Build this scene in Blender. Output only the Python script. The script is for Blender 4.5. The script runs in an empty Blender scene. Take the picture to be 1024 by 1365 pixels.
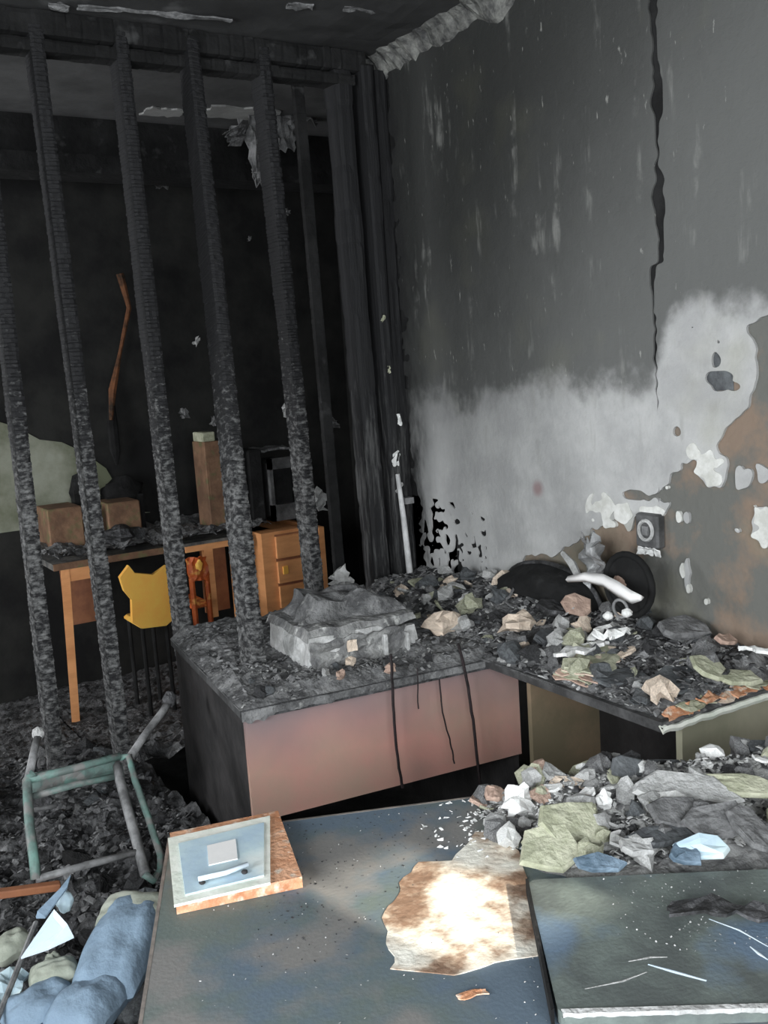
import bpy, math, random
import numpy as np
from mathutils import Vector, Matrix, noise
C = bpy.context.scene.collection
PI = math.pi
random.seed(7)

# ------------------------------------------------------------------ camera
scn = bpy.context.scene
cam_d = bpy.data.cameras.new('camera'); cam = bpy.data.objects.new('camera', cam_d); C.objects.link(cam)
cam_d.sensor_fit = 'VERTICAL'; cam_d.sensor_height = 36.0; cam_d.lens = 1290.0 / 1365.0 * 36.0
cam_d.clip_start = 0.05
r_ = Vector((0.84292246, -0.5340255, -0.06556294)); u_ = Vector((0.13313576, 0.08895852, 0.98709739)); f_ = Vector((0.52130279, 0.84077533, -0.14608303))
m = Matrix((r_, u_, -f_)).transposed().to_4x4(); m.translation = Vector((0, 0, 1.65)); cam.matrix_world = m
scn.camera = cam

# ------------------------------------------------------------------ light
world = bpy.data.worlds.new('sky'); scn.world = world; world.use_nodes = True
bg = world.node_tree.nodes['Background']; bg.inputs[0].default_value = (0.62, 0.75, 0.95, 1); bg.inputs[1].default_value = 1.0

def area(name, loc, direction, sx, sy, power, col):
    d = bpy.data.lights.new(name, 'AREA'); d.shape = 'RECTANGLE'; d.size = sx; d.size_y = sy; d.energy = power; d.color = col
    o = bpy.data.objects.new(name, d); C.objects.link(o); o.location = loc
    o.rotation_euler = Vector(direction).to_track_quat('-Z', 'Y').to_euler(); return o
area('daylight_front_window', (-0.25, -1.32, 1.62), (0.1, 1, -0.1), 1.9, 1.35, 140, (0.93, 0.97, 1.0))
area('daylight_side_window', (-1.72, 0.65, 1.6), (1, 0.12, -0.08), 1.7, 1.3, 115, (0.93, 0.97, 1.0))
area('daylight_far_window', (-1.72, 4.3, 1.6), (1, 0, -0.1), 0.7, 1.1, 80, (0.95, 0.97, 1.0))
sun_d = bpy.data.lights.new('sun', 'SUN'); sun_d.energy = 7.5; sun_d.angle = math.radians(0.9); sun_d.color = (1.0, 0.93, 0.80)
sun = bpy.data.objects.new('sun', sun_d); C.objects.link(sun)
SUN = Vector((-0.25, 0.97, -math.tan(math.radians(30)))).normalized()
sun.rotation_euler = SUN.to_track_quat('-Z', 'Y').to_euler(); sun.location = (3, -6, 5)

scn.view_settings.view_transform = 'Standard'; scn.view_settings.look = 'None'
scn.view_settings.gamma = 1.0; scn.view_settings.use_curve_mapping = False; scn.view_settings.exposure = 0.0

# ------------------------------------------------------------------ materials
def new_mat(name):
    mt = bpy.data.materials.new(name); mt.use_nodes = True
    return mt, mt.node_tree.nodes, mt.node_tree.links, mt.node_tree.nodes['Principled BSDF']
def mat(name, c1, c2=None, scale=8.0, rough=0.8, bump=0.25, c3=None, lo=0.4, hi=0.62, metal=0.0, bscale=None, spec=0.3, stretch=(1, 1, 1), c3lim=(0.55, 0.7), c3scale=None):
    """two or three colours broken up by noise, with fine relief"""
    mt, N, L, b = new_mat(name)
    c2 = c2 or tuple(v * 0.7 for v in c1)
    tc = N.new('ShaderNodeTexCoord'); mp = N.new('ShaderNodeMapping'); mp.inputs['Scale'].default_value = stretch
    L.new(tc.outputs['Object'], mp.inputs[0])
    n = N.new('ShaderNodeTexNoise'); n.inputs['Scale'].default_value = scale; n.inputs['Detail'].default_value = 7; n.inputs['Roughness'].default_value = 0.65
    L.new(mp.outputs[0], n.inputs[0])
    r = N.new('ShaderNodeValToRGB'); r.color_ramp.elements[0].position = lo; r.color_ramp.elements[1].position = hi
    r.color_ramp.elements[0].color = (*c2, 1); r.color_ramp.elements[1].color = (*c1, 1); L.new(n.outputs[0], r.inputs[0])
    out = r.outputs[0]
    if c3:
        n3 = N.new('ShaderNodeTexNoise'); n3.inputs['Scale'].default_value = c3scale or scale * 2.3; n3.inputs['Detail'].default_value = 5; L.new(mp.outputs[0], n3.inputs[0])
        r3 = N.new('ShaderNodeMapRange'); r3.inputs[1].default_value = c3lim[0]; r3.inputs[2].default_value = c3lim[1]; L.new(n3.outputs[0], r3.inputs[0])
        mx = N.new('ShaderNodeMix'); mx.data_type = 'RGBA'; L.new(r3.outputs[0], mx.inputs[0]); L.new(out, mx.inputs[6]); mx.inputs[7].default_value = (*c3, 1); out = mx.outputs[2]
    L.new(out, b.inputs['Base Color'])
    b.inputs['Roughness'].default_value = rough; b.inputs['Metallic'].default_value = metal; b.inputs['Specular IOR Level'].default_value = spec
    if bump:
        bn = N.new('ShaderNodeTexNoise'); bn.inputs['Scale'].default_value = bscale or scale * 5; bn.inputs['Detail'].default_value = 6; L.new(mp.outputs[0], bn.inputs[0])
        bp = N.new('ShaderNodeBump'); bp.inputs['Strength'].default_value = bump; bp.inputs['Distance'].default_value = 0.01; L.new(bn.outputs[0], bp.inputs['Height']); L.new(bp.outputs[0], b.inputs['Normal'])
    return mt

def soot_wall_mat():
    """bare grey plaster low down, soot stain above a wavy line, vertical run marks; object space is world space"""
    mt, N, L, b = new_mat('sooty_plaster')
    tc = N.new('ShaderNodeTexCoord'); sp = N.new('ShaderNodeSeparateXYZ'); L.new(tc.outputs['Object'], sp.inputs[0])
    def math_(op, a, bb):
        n = N.new('ShaderNodeMath'); n.operation = op
        for i, v in enumerate((a, bb)):
            if v is None: continue
            if isinstance(v, (int, float)): n.inputs[i].default_value = v
            else: L.new(v, n.inputs[i])
        return n.outputs[0]
    def noise_(scale, stretch=(1, 1, 1), det=6):
        mp = N.new('ShaderNodeMapping'); mp.inputs['Scale'].default_value = stretch; L.new(tc.outputs['Object'], mp.inputs[0])
        n = N.new('ShaderNodeTexNoise'); n.inputs['Scale'].default_value = scale; n.inputs['Detail'].default_value = det; n.inputs['Roughness'].default_value = 0.6; L.new(mp.outputs[0], n.inputs[0]); return n.outputs[0]
    def mr(v, a, bb, c=0.0, d=1.0, smooth=True):
        n = N.new('ShaderNodeMapRange'); n.interpolation_type = 'SMOOTHSTEP' if smooth else 'LINEAR'
        L.new(v, n.inputs[0]); n.inputs[1].default_value = a; n.inputs[2].default_value = bb; n.inputs[3].default_value = c; n.inputs[4].default_value = d; return n.outputs[0]
    Y, Z = sp.outputs[1], sp.outputs[2]
    # height of the soot line: 1.50 on the far sheet, rising on the near sheet
    line = mr(Y, 1.93, 2.03, 0.20, 0.0)
    h = math_('SUBTRACT', Z, line)
    n1 = noise_(3.0); n2 = noise_(14.0)
    h = math_('ADD', h, math_('MULTIPLY', math_('SUBTRACT', n1, 0.5), 0.34)); h = math_('ADD', h, math_('MULTIPLY', math_('SUBTRACT', n2, 0.5), 0.14))
    t1 = mr(h, 1.47, 1.60)                      # crisp lower soot line
    t2 = mr(math_('ADD', h, math_('MULTIPLY', math_('SUBTRACT', Y, 2.2), 0.75)), 1.45, 2.9)   # darker towards ceiling and corner
    def mixc(f, a, bb):
        mx = N.new('ShaderNodeMix'); mx.data_type = 'RGBA'; L.new(f, mx.inputs[0])
        for i, v in ((6, a), (7, bb)):
            if isinstance(v, tuple): mx.inputs[i].default_value = (*v, 1)
            else: L.new(v, mx.inputs[i])
        return mx.outputs[2]
    low = mixc(mr(noise_(6.0), 0.35, 0.65), (0.37, 0.37, 0.365), (0.47, 0.47, 0.46))
    c = mixc(t1, low, (0.125, 0.127, 0.122))
    c = mixc(t2, c, (0.038, 0.039, 0.037))
    # rubbed, paler vertical marks
    st = mr(noise_(3.2, (1, 4.5, 0.7)), 0.56, 0.70, 0, 0.5); st = math_('MULTIPLY', st, mr(noise_(9.0), 0.42, 0.6))
    c = mixc(st, c, (0.30, 0.30, 0.28))
    sc = mr(noise_(26.0, (1, 2.2, 0.6)), 0.66, 0.72, 0, 0.5); c = mixc(sc, c, (0.40, 0.40, 0.37))
    # faint yellow heat stains
    ys = mr(noise_(1.7, (1, 1, 1), 3), 0.56, 0.68, 0, 0.30); ys = math_('MULTIPLY', ys, mr(Y, 1.95, 2.5, 1.0, 0.2)); c = mixc(ys, c, (0.24, 0.235, 0.13))
    # small round reddish spot left on the pale part
    dy = math_('SUBTRACT', Y, 2.545); dz = math_('SUBTRACT', Z, 1.205)
    dd = math_('SQRT', math_('ADD', math_('MULTIPLY', dy, dy), math_('MULTIPLY', dz, dz)), None); dd = math_('ADD', dd, math_('MULTIPLY', n2, 0.02))
    c = mixc(mr(dd, 0.018, 0.05, 0.6, 0.0), c, (0.22, 0.10, 0.10))
    # black burn beside the corner
    e = math_('ADD', Y, math_('MULTIPLY', math_('SUBTRACT', noise_(11.0, (1, 1.6, 0.6)), 0.5), 0.30)); c = mixc(mr(e, 3.20, 3.36), c, (0.025, 0.025, 0.025))
    L.new(c, b.inputs['Base Color']); b.inputs['Roughness'].default_value = 0.85; b.inputs['Specular IOR Level'].default_value = 0.25
    bp = N.new('ShaderNodeBump'); bp.inputs['Strength'].default_value = 0.35; bp.inputs['Distance'].default_value = 0.01
    L.new(noise_(45.0), bp.inputs['Height']); L.new(bp.outputs[0], b.inputs['Normal'])
    return mt

def stud_mat(name='charred_timber', stretch=(1, 1, 1.7), pale=0.21, low=0.0):
    """alligatored char with pale ash on it, more of it lower down"""
    mt, N, L, b = new_mat(name)
    tc = N.new('ShaderNodeTexCoord'); sp = N.new('ShaderNodeSeparateXYZ'); L.new(tc.outputs['Object'], sp.inputs[0])
    n = N.new('ShaderNodeTexNoise'); n.inputs['Scale'].default_value = 38; n.inputs['Detail'].default_value = 8; n.inputs['Roughness'].default_value = 0.7; mp = N.new('ShaderNodeMapping'); mp.inputs['Scale'].default_value = stretch; L.new(tc.outputs['Object'], mp.inputs[0]); L.new(mp.outputs[0], n.inputs[0])
    zr = N.new('ShaderNodeMapRange'); L.new(sp.outputs[2], zr.inputs[0]); zr.inputs[1].default_value = 2.3; zr.inputs[2].default_value = 1.3; zr.inputs[3].default_value = -0.30; zr.inputs[4].default_value = low
    ad = N.new('ShaderNodeMath'); ad.operation = 'ADD'; L.new(n.outputs[0], ad.inputs[0]); L.new(zr.outputs[0], ad.inputs[1])
    r = N.new('ShaderNodeValToRGB'); r.color_ramp.elements[0].position = 0.44; r.color_ramp.elements[1].position = 0.66
    r.color_ramp.elements[0].color = (0.016, 0.016, 0.017, 1); r.color_ramp.elements[1].color = (pale, pale, pale * 0.98, 1); L.new(ad.outputs[0], r.inputs[0])
    L.new(r.outputs[0], b.inputs['Base Color']); b.inputs['Roughness'].default_value = 0.7; b.inputs['Specular IOR Level'].default_value = 0.3
    bp = N.new('ShaderNodeBump'); bp.inputs['Strength'].default_value = 0.6; bp.inputs['Distance'].default_value = 0.01; L.new(n.outputs[0], bp.inputs['Height']); L.new(bp.outputs[0], b.inputs['Normal'])
    return mt

MT = {}
MT['plaster'] = soot_wall_mat()
MT['stud'] = stud_mat()
MT['post'] = stud_mat('charred_post', (1.3, 1.3, 0.12), 0.12, -0.03)
MT['substrate'] = mat('bare_wall', (0.22, 0.165, 0.125), (0.135, 0.135, 0.123), 3.4, 0.9, 0.5, c3=(0.215, 0.21, 0.155), bscale=30, c3scale=2.0, lo=0.48, hi=0.60)
MT['cornice'] = mat('cornice_plaster', (0.26, 0.26, 0.24), (0.06, 0.06, 0.06), 14, 0.9, 0.6)
MT['ceiling'] = mat('sooty_ceiling', (0.075, 0.075, 0.075), (0.045, 0.045, 0.045), 2.5, 0.85, 0.3, c3=(0.15, 0.15, 0.15), c3scale=5, c3lim=(0.62, 0.72))
MT['ceiling_far'] = mat('far_sooty_ceiling', (0.12, 0.12, 0.12), (0.07, 0.07, 0.07), 2.5, 0.85, 0.3)
MT['pale_ceiling'] = mat('pale_ceiling', (0.34, 0.34, 0.33), (0.26, 0.26, 0.25), 6, 0.85, 0.3)
MT['black'] = mat('burnt_black', (0.018, 0.018, 0.018), (0.007, 0.007, 0.007), 6, 0.9, 0.6, c3=(0.05, 0.05, 0.05), c3lim=(0.62, 0.75))
MT['char'] = mat('char', (0.075, 0.075, 0.078), (0.022, 0.022, 0.022), 18, 0.6, 0.7, c3=(0.16, 0.16, 0.165), c3lim=(0.6, 0.72))
MT['farwall'] = mat('far_wall', (0.022, 0.022, 0.02), (0.008, 0.008, 0.008), 3, 0.9, 0.4)
MT['farwall_low'] = mat('far_wall_low', (0.30, 0.31, 0.25), (0.13, 0.14, 0.09), 2.4, 0.9, 0.4)
MT['floor'] = mat('floor_screed', (0.07, 0.068, 0.065), (0.03, 0.03, 0.03), 5, 0.9, 0.5)
MT['ash'] = mat('dark_ash', (0.22, 0.22, 0.218), (0.075, 0.075, 0.076), 14, 0.85, 0.9, c3=(0.30, 0.30, 0.29), bscale=70, c3lim=(0.62, 0.72))
MT['rubble'] = mat('black_rubble', (0.13, 0.13, 0.132), (0.022, 0.022, 0.022), 13, 0.75, 1.0, c3=(0.26, 0.26, 0.26), bscale=60, c3lim=(0.60, 0.72))
MT['ash_grey'] = mat('grey_ash', (0.30, 0.30, 0.29), (0.13, 0.13, 0.13), 14, 0.9, 0.8, c3=(0.5, 0.5, 0.48), c3lim=(0.6, 0.7))
MT['grey'] = mat('grey_flake', (0.24, 0.24, 0.24), (0.10, 0.10, 0.10), 20, 0.85, 0.5)
MT['lightgrey'] = mat('light_grey_flake', (0.55, 0.55, 0.54), (0.34, 0.34, 0.33), 20, 0.85, 0.5)
MT['white'] = mat('white_flake', (0.90, 0.90, 0.88), (0.70, 0.70, 0.68), 22, 0.7, 0.4)
MT['cream'] = mat('cream_plaster', (0.82, 0.69, 0.56), (0.56, 0.46, 0.37), 16, 0.85, 0.5)
MT['olive'] = mat('olive_flake', (0.54, 0.54, 0.41), (0.32, 0.33, 0.23), 18, 0.85, 0.5)
MT['pinkpl'] = mat('pinkish_flake', (0.62, 0.45, 0.36), (0.36, 0.25, 0.20), 18, 0.85, 0.5)
MT['slate'] = mat('slate_flake', (0.13, 0.14, 0.145), (0.06, 0.063, 0.067), 14, 0.6, 0.5)
MT['blueflake'] = mat('bluish_flake', (0.20, 0.27, 0.34), (0.08, 0.12, 0.16), 16, 0.5, 0.5)
MT['panel'] = mat('pink_laminate', (0.52, 0.27, 0.225), (0.42, 0.29, 0.225), 2.6, 0.55, 0.10, c3=(0.36, 0.25, 0.22), c3scale=1.8, bscale=40, lo=0.35, hi=0.6)
def add_zmix(name, z0, z1, col, wob=0.12):
    mt = MT[name]; N = mt.node_tree.nodes; L = mt.node_tree.links; b = N['Principled BSDF']; src = b.inputs['Base Color'].links[0].from_socket
    tc = N.new('ShaderNodeTexCoord'); sp = N.new('ShaderNodeSeparateXYZ'); L.new(tc.outputs['Object'], sp.inputs[0]); n = N.new('ShaderNodeTexNoise'); n.inputs['Scale'].default_value = 5; L.new(tc.outputs['Object'], n.inputs[0])
    ad = N.new('ShaderNodeMath'); ad.operation = 'MULTIPLY_ADD'; L.new(n.outputs[0], ad.inputs[0]); ad.inputs[1].default_value = wob; L.new(sp.outputs[2], ad.inputs[2])
    mr = N.new('ShaderNodeMapRange'); L.new(ad.outputs[0], mr.inputs[0]); mr.inputs[1].default_value = z0 + wob / 2; mr.inputs[2].default_value = z1 + wob / 2
    mx = N.new('ShaderNodeMix'); mx.data_type = 'RGBA'; L.new(mr.outputs[0], mx.inputs[0]); L.new(src, mx.inputs[6]); mx.inputs[7].default_value = (*col, 1); L.new(mx.outputs[2], b.inputs['Base Color'])
add_zmix('panel', 0.55, 0.73, (0.22, 0.165, 0.165), 0.15)
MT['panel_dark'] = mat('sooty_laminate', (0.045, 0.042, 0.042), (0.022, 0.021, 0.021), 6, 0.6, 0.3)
MT['beige'] = mat('beige_laminate', (0.52, 0.49, 0.37), (0.38, 0.37, 0.27), 3.0, 0.55, 0.15)
MT['brown_panel'] = mat('brown_laminate', (0.38, 0.27, 0.18), (0.24, 0.20, 0.13), 3.0, 0.6, 0.2)
MT['sootytop'] = mat('sooty_desktop', (0.10, 0.10, 0.10), (0.04, 0.04, 0.04), 9, 0.7, 0.5)
MT['neartop'] = mat('blue_grey_desktop', (0.115, 0.155, 0.195), (0.13, 0.16, 0.148), 2.6, 0.6, 0.10, c3=(0.205, 0.20, 0.19), c3scale=6.0, c3lim=(0.47, 0.60), bscale=120, lo=0.42, hi=0.56, spec=0.5)
MT['nearside'] = mat('desk_edge', (0.30, 0.26, 0.23), (0.12, 0.11, 0.10), 9, 0.6, 0.2)
MT['orange'] = mat('orange_wood', (0.88, 0.42, 0.18), (0.72, 0.32, 0.13), 3, 0.5, 0.15, stretch=(1, 1, 4))
MT['orange_dark'] = mat('dull_orange_wood', (0.40, 0.17, 0.08), (0.22, 0.09, 0.05), 4, 0.6, 0.2)
MT['desk_top_far'] = mat('ashy_far_desktop', (0.20, 0.19, 0.17), (0.07, 0.07, 0.07), 10, 0.85, 0.6)
MT['redwood'] = mat('red_orange_plastic', (0.60, 0.13, 0.03), (0.36, 0.07, 0.02), 9, 0.5, 0.2, c3=(0.85, 0.45, 0.12))
MT['yellow'] = mat('yellow_plastic', (1.0, 0.60, 0.12), (1.0, 0.50, 0.10), 7, 0.4, 0.1)
MT['brownbox'] = mat('brown_cardboard', (0.26, 0.15, 0.09), (0.14, 0.08, 0.05), 8, 0.85, 0.3, c3=(0.13, 0.13, 0.06))
MT['rust'] = mat('rusty_metal', (0.20, 0.08, 0.035), (0.025, 0.018, 0.012), 9, 0.85, 0.5)
MT['monitor'] = mat('sooty_plastic', (0.13, 0.13, 0.13), (0.05, 0.05, 0.05), 9, 0.6, 0.4)
MT['green'] = mat('green_painted_steel', (0.17, 0.30, 0.26), (0.12, 0.15, 0.14), 12, 0.5, 0.3, c3=(0.22, 0.22, 0.21), c3lim=(0.5, 0.62))
MT['steel'] = mat('burnt_steel', (0.30, 0.30, 0.30), (0.12, 0.12, 0.12), 14, 0.45, 0.3)
MT['cloth'] = mat('blue_grey_cloth', (0.24, 0.33, 0.42), (0.18, 0.25, 0.325), 5, 0.85, 0.4, bscale=60)
MT['clothgreen'] = mat('pale_green_cloth', (0.42, 0.44, 0.37), (0.25, 0.27, 0.22), 8, 0.9, 0.4)
MT['paper'] = mat('pale_blue_paper', (0.80, 0.90, 0.96), (0.66, 0.78, 0.90), 5, 0.7, 0.1)
MT['aqua'] = mat('aqua_plastic', (0.60, 0.74, 0.76), (0.46, 0.60, 0.70), 8, 0.5, 0.10, c3=(0.90, 0.93, 0.88), c3scale=5)
MT['wornorange'] = mat('worn_orange_wood', (0.75, 0.42, 0.26), (0.50, 0.22, 0.11), 20, 0.7, 0.4, c3=(0.75, 0.66, 0.55))
MT['creamborder'] = mat('cream_border', (0.92, 0.92, 0.84), (0.72, 0.76, 0.66), 12, 0.6, 0.2)
MT['slab'] = mat('sooty_green_board', (0.18, 0.215, 0.195), (0.10, 0.115, 0.11), 7, 0.5, 0.15, c3=(0.13, 0.185, 0.25), c3scale=4.0, c3lim=(0.52, 0.62), bscale=130, spec=0.5)
MT['worn'] = mat('worn_laminate_patch', (0.62, 0.50, 0.38), (0.24, 0.15, 0.10), 11, 0.7, 0.4, c3=(0.85, 0.82, 0.72), c3scale=11, c3lim=(0.46, 0.62), lo=0.40, hi=0.58)  # mottled cream of the sun pool, put into the colour
MT['cable'] = mat('burnt_cable', (0.03, 0.02, 0.022), (0.012, 0.01, 0.01), 20, 0.6, 0.3)
MT['whitepipe'] = mat('chalky_white_pipe', (0.78, 0.78, 0.77), (0.5, 0.5, 0.5), 9, 0.7, 0.3)
MT['freshpl'] = mat('fresh_broken_plaster', (0.72, 0.72, 0.69), (0.52, 0.52, 0.48), 14, 0.85, 0.3)
MT['clean_white'] = mat('clean_white_label', (0.92, 0.90, 0.88), (0.86, 0.85, 0.83), 8, 0.6, 0.05)
MT['frame'] = mat('window_frame_paint', (0.30, 0.30, 0.29), (0.12, 0.12, 0.12), 8, 0.6, 0.3)
MT['clear'] = mat('smoky_plastic', (0.32, 0.33, 0.33), (0.20, 0.20, 0.20), 9, 0.25, 0.6, spec=0.8)

# ------------------------------------------------------------------ mesh helper
class M:
    def __init__(s): s.v = []; s.f = []
    def add(s, vs, fs):
        k = len(s.v); s.v += [tuple(v) for v in vs]; s.f += [tuple(i + k for i in f) for f in fs]; return s
    def box(s, x0, x1, y0, y1, z0, z1, mtx=None, bev=0.0):
        if bev <= 0:
            vs = [Vector((x, y, z)) for z in (z0, z1) for x, y in ((x0, y0), (x1, y0), (x1, y1), (x0, y1))]
            fs = [(3, 2, 1, 0), (4, 5, 6, 7), (0, 1, 5, 4), (1, 2, 6, 5), (2, 3, 7, 6), (3, 0, 4, 7)]
        else:
            b = bev; prof = [(x0 + b, y0), (x1 - b, y0), (x1, y0 + b), (x1, y1 - b), (x1 - b, y1), (x0 + b, y1), (x0, y1 - b), (x0, y0 + b)]
            cx, cy = (x0 + x1) / 2, (y0 + y1) / 2
            def inn(p): return (cx + (p[0] - cx) * max(0, 1 - b / max(1e-6, (x1 - x0) / 2)), cy + (p[1] - cy) * max(0, 1 - b / max(1e-6, (y1 - y0) / 2)))
            rings = [[(*inn(p), z0) for p in prof], [(*p, z0 + b) for p in prof], [(*p, z1 - b) for p in prof], [(*inn(p), z1) for p in prof]]
            vs = [Vector(p) for r in rings for p in r]; fs = [tuple(range(7, -1, -1)), tuple(range(24, 32))]
            for k in range(3):
                for i in range(8): j = (i + 1) % 8; fs.append((k * 8 + i, k * 8 + j, k * 8 + 8 + j, k * 8 + 8 + i))
        if mtx: vs = [mtx @ v for v in vs]
        return s.add(vs, fs)
    def tube(s, pts, rad, n=8, cap=True, flat=1.0):
        pts = [Vector(p) for p in pts]; R = rad if isinstance(rad, (list, tuple)) else [rad] * len(pts)
        vs = []; ref = None
        for i, p in enumerate(pts):
            t = (pts[min(i + 1, len(pts) - 1)] - pts[max(i - 1, 0)]).normalized()
            if ref is None: ref = Vector((0, 0, 1)) if abs(t.z) < 0.9 else Vector((0, 1, 0))
            a = (ref - t * ref.dot(t)).normalized(); ref = a; b = t.cross(a)
            for k in range(n):
                q = 2 * PI * k / n; vs.append(p + a * math.cos(q) * R[i] * flat + b * math.sin(q) * R[i])
        fs = []
        for i in range(len(pts) - 1):
            for k in range(n): j = (k + 1) % n; fs.append((i * n + k, i * n + j, (i + 1) * n + j, (i + 1) * n + k))
        if cap: fs += [tuple(range(n - 1, -1, -1)), tuple((len(pts) - 1) * n + k for k in range(n))]
        return s.add(vs, fs)
    def prism(s, poly, z0, z1, mtx=None):
        n = len(poly); vs = [Vector((x, y, z0)) for x, y in poly] + [Vector((x, y, z1)) for x, y in poly]
        if mtx: vs = [mtx @ v for v in vs]
        return s.add(vs, [tuple(range(n - 1, -1, -1)), tuple(range(n, 2 * n))] + [(i, (i + 1) % n, n + (i + 1) % n, n + i) for i in range(n)])
    def plate(s, mtx, lx, ly, t, nx=6, ny=6, bend=0.0, wav=0.0, rag=0.0, seed=0, hole=None):
        """a sheet with thickness, ragged rim, bend and waviness, centred at the origin of mtx"""
        top = []; rnd = random.Random(seed)
        for j in range(ny + 1):
            for i in range(nx + 1):
                u = i / nx - 0.5; v = j / ny - 0.5; x = u * lx; y = v * ly
                if i in (0, nx): x += rnd.uniform(-rag, rag)
                if j in (0, ny): y += rnd.uniform(-rag, rag)
                z = bend * (1 - 4 * u * u) + wav * noise.noise(Vector((u * 4 + seed, v * 4, seed * 1.7)))
                top.append(Vector((x, y, z)))
        n = len(top); vs = [mtx @ p for p in top] + [mtx @ (p - Vector((0, 0, t))) for p in top]; fs = []
        W = nx + 1
        for j in range(ny):
            for i in range(nx):
                a = j * W + i; fs.append((a, a + 1, a + W + 1, a + W)); fs.append((n + a, n + a + W, n + a + W + 1, n + a + 1))
        rim = [i for i in range(nx)] + [nx + j * W for j in range(ny)] + [ny * W + i for i in range(nx, 0, -1)] + [j * W for j in range(ny, 0, -1)]
        for k in range(len(rim)): a, b = rim[k], rim[(k + 1) % len(rim)]; fs.append((a, n + a, n + b, b))
        return s.add(vs, fs)
    def lump(s, c, r, seed=0, rough=0.35, nu=10, nv=7, mtx=None):
        vs = []; fs = []; c = Vector(c); rx, ry, rz = r
        for j in range(nv + 1):
            th = PI * j / nv
            for i in range(nu):
                ph = 2 * PI * i / nu; d = Vector((math.sin(th) * math.cos(ph), math.sin(th) * math.sin(ph), math.cos(th)))
                k = 1 + rough * noise.noise(d * 1.9 + Vector((seed * 3.1, seed, 0)))
                p = Vector((d.x * rx * k, d.y * ry * k, d.z * rz * k)); p = (mtx @ p) if mtx else p; vs.append(c + p)
        for j in range(nv):
            for i in range(nu): k = (i + 1) % nu; fs.append((j * nu + i, (j + 1) * nu + i, (j + 1) * nu + k, j * nu + k))
        return s.add(vs, fs)
    def grid(s, x0, x1, y0, y1, nx, ny, zf):
        W = nx + 1; vs = []
        for j in range(ny + 1):
            for i in range(nx + 1):
                x = x0 + (x1 - x0) * i / nx; y = y0 + (y1 - y0) * j / ny; vs.append((x, y, zf(x, y)))
        return s.add(vs, [(j * W + i, j * W + i + 1, (j + 1) * W + i + 1, (j + 1) * W + i) for j in range(ny) for i in range(nx)])

def tag(o, label=None, cat=None, group=None, kind=None):
    if label: o['label'] = label
    if cat: o['category'] = cat
    if group: o['group'] = group
    if kind: o['kind'] = kind
    return o
ORG = {}
def obj(name, mb, m, parent=None, smooth=False, origin=None):
    """link the collected shape (world coordinates) as ONE mesh object"""
    if parent is not None: org = ORG[parent.name]
    elif origin is not None: org = Vector(origin)
    else:
        a = np.array(mb.v); lo = a.min(0); hi = a.max(0); org = Vector(((lo[0] + hi[0]) / 2, (lo[1] + hi[1]) / 2, lo[2]))
    me = bpy.data.meshes.new(name); me.from_pydata([tuple(Vector(v) - org) for v in mb.v], [], mb.f); me.update()
    if smooth:
        for p in me.polygons: p.use_smooth = True
    me.materials.append(MT[m] if isinstance(m, str) else m)
    o = bpy.data.objects.new(name, me); C.objects.link(o)
    if parent is not None: o.parent = parent
    else: o.location = org
    ORG[o.name] = org
    return o
def struct(name, mb, m, parent=None, smooth=False):
    o = obj(name, mb, m, parent, smooth, origin=(0, 0, 0)); o['kind'] = 'structure' if parent is None else o.get('kind', 'structure'); 
    if parent is not None: del o['kind']
    return o
def thing(name, label, cat, loc, group=None):
    o = bpy.data.objects.new(name, None); o.empty_display_size = 0.05; C.objects.link(o); o.location = loc; ORG[o.name] = Vector(loc)
    return tag(o, label, cat, group)
def rot(loc, rx=0, ry=0, rz=0):
    return Matrix.Translation(Vector(loc)) @ Matrix.Rotation(math.radians(rz), 4, 'Z') @ Matrix.Rotation(math.radians(ry), 4, 'Y') @ Matrix.Rotation(math.radians(rx), 4, 'X')
def fbm(x, y, s=1.0, seed=0.0):
    return noise.fractal(Vector((x * s, y * s, seed)), 0.9, 2.1, 4)

# ------------------------------------------------------------------ room shell
XW, XL, YB, YF, ZC, XF = 2.22, -1.6, 5.35, -1.2, 2.87, 3.1
def wall_with_holes(axis, c, a0, a1, z0, z1, holes, t):
    """a wall of thickness t on plane axis=c, spanning a0..a1, with rectangular openings (a,b,zlo,zhi)"""
    mb = M(); cuts = sorted({a0, a1, *[h[0] for h in holes], *[h[1] for h in holes]})
    for p, q in zip(cuts[:-1], cuts[1:]):
        inside = [h for h in holes if h[0] <= p + 1e-6 and h[1] >= q - 1e-6]
        segs = [(z0, z1)] if not inside else [(z0, inside[0][2]), (inside[0][3], z1)]
        for s0, s1 in segs:
            if axis == 'y': mb.box(p, q, min(c, c + t), max(c, c + t), s0, s1)
            else: mb.box(min(c, c + t), max(c, c + t), p, q, s0, s1)
    return mb
SUN_HOLE = (1.365, 1.69, 2.115, 2.46)  # unseen wall opening, added and sized to throw sun on the near desk
wall_right = struct('wall_right', M().box(XW, XW + 0.2, YF, 3.46, 0, ZC), 'substrate')
struct('wall_left', wall_with_holes('x', XL, YF, YB, 0, ZC, [(-0.2, 1.5, 0.95, 2.25), (3.95, 4.65, 1.05, 2.15)], -0.2), 'substrate')
struct('wall_front', wall_with_holes('y', YF, XL, XW, 0, ZC, [(-1.2, 0.7, 0.95, 2.3), SUN_HOLE], -0.2), 'substrate')
struct('wall_far_right', M().box(XF, XF + 0.2, 3.46, YB, 0, ZC), 'farwall')
struct('wall_return', M().box(XW + 0.2, XF + 0.2, 3.36, 3.46, 0, ZC), 'farwall')
struct('floor', M().box(XL - 0.2, XF + 0.2, YF - 0.2, YB + 0.2, -0.1, 0), 'floor')
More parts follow.
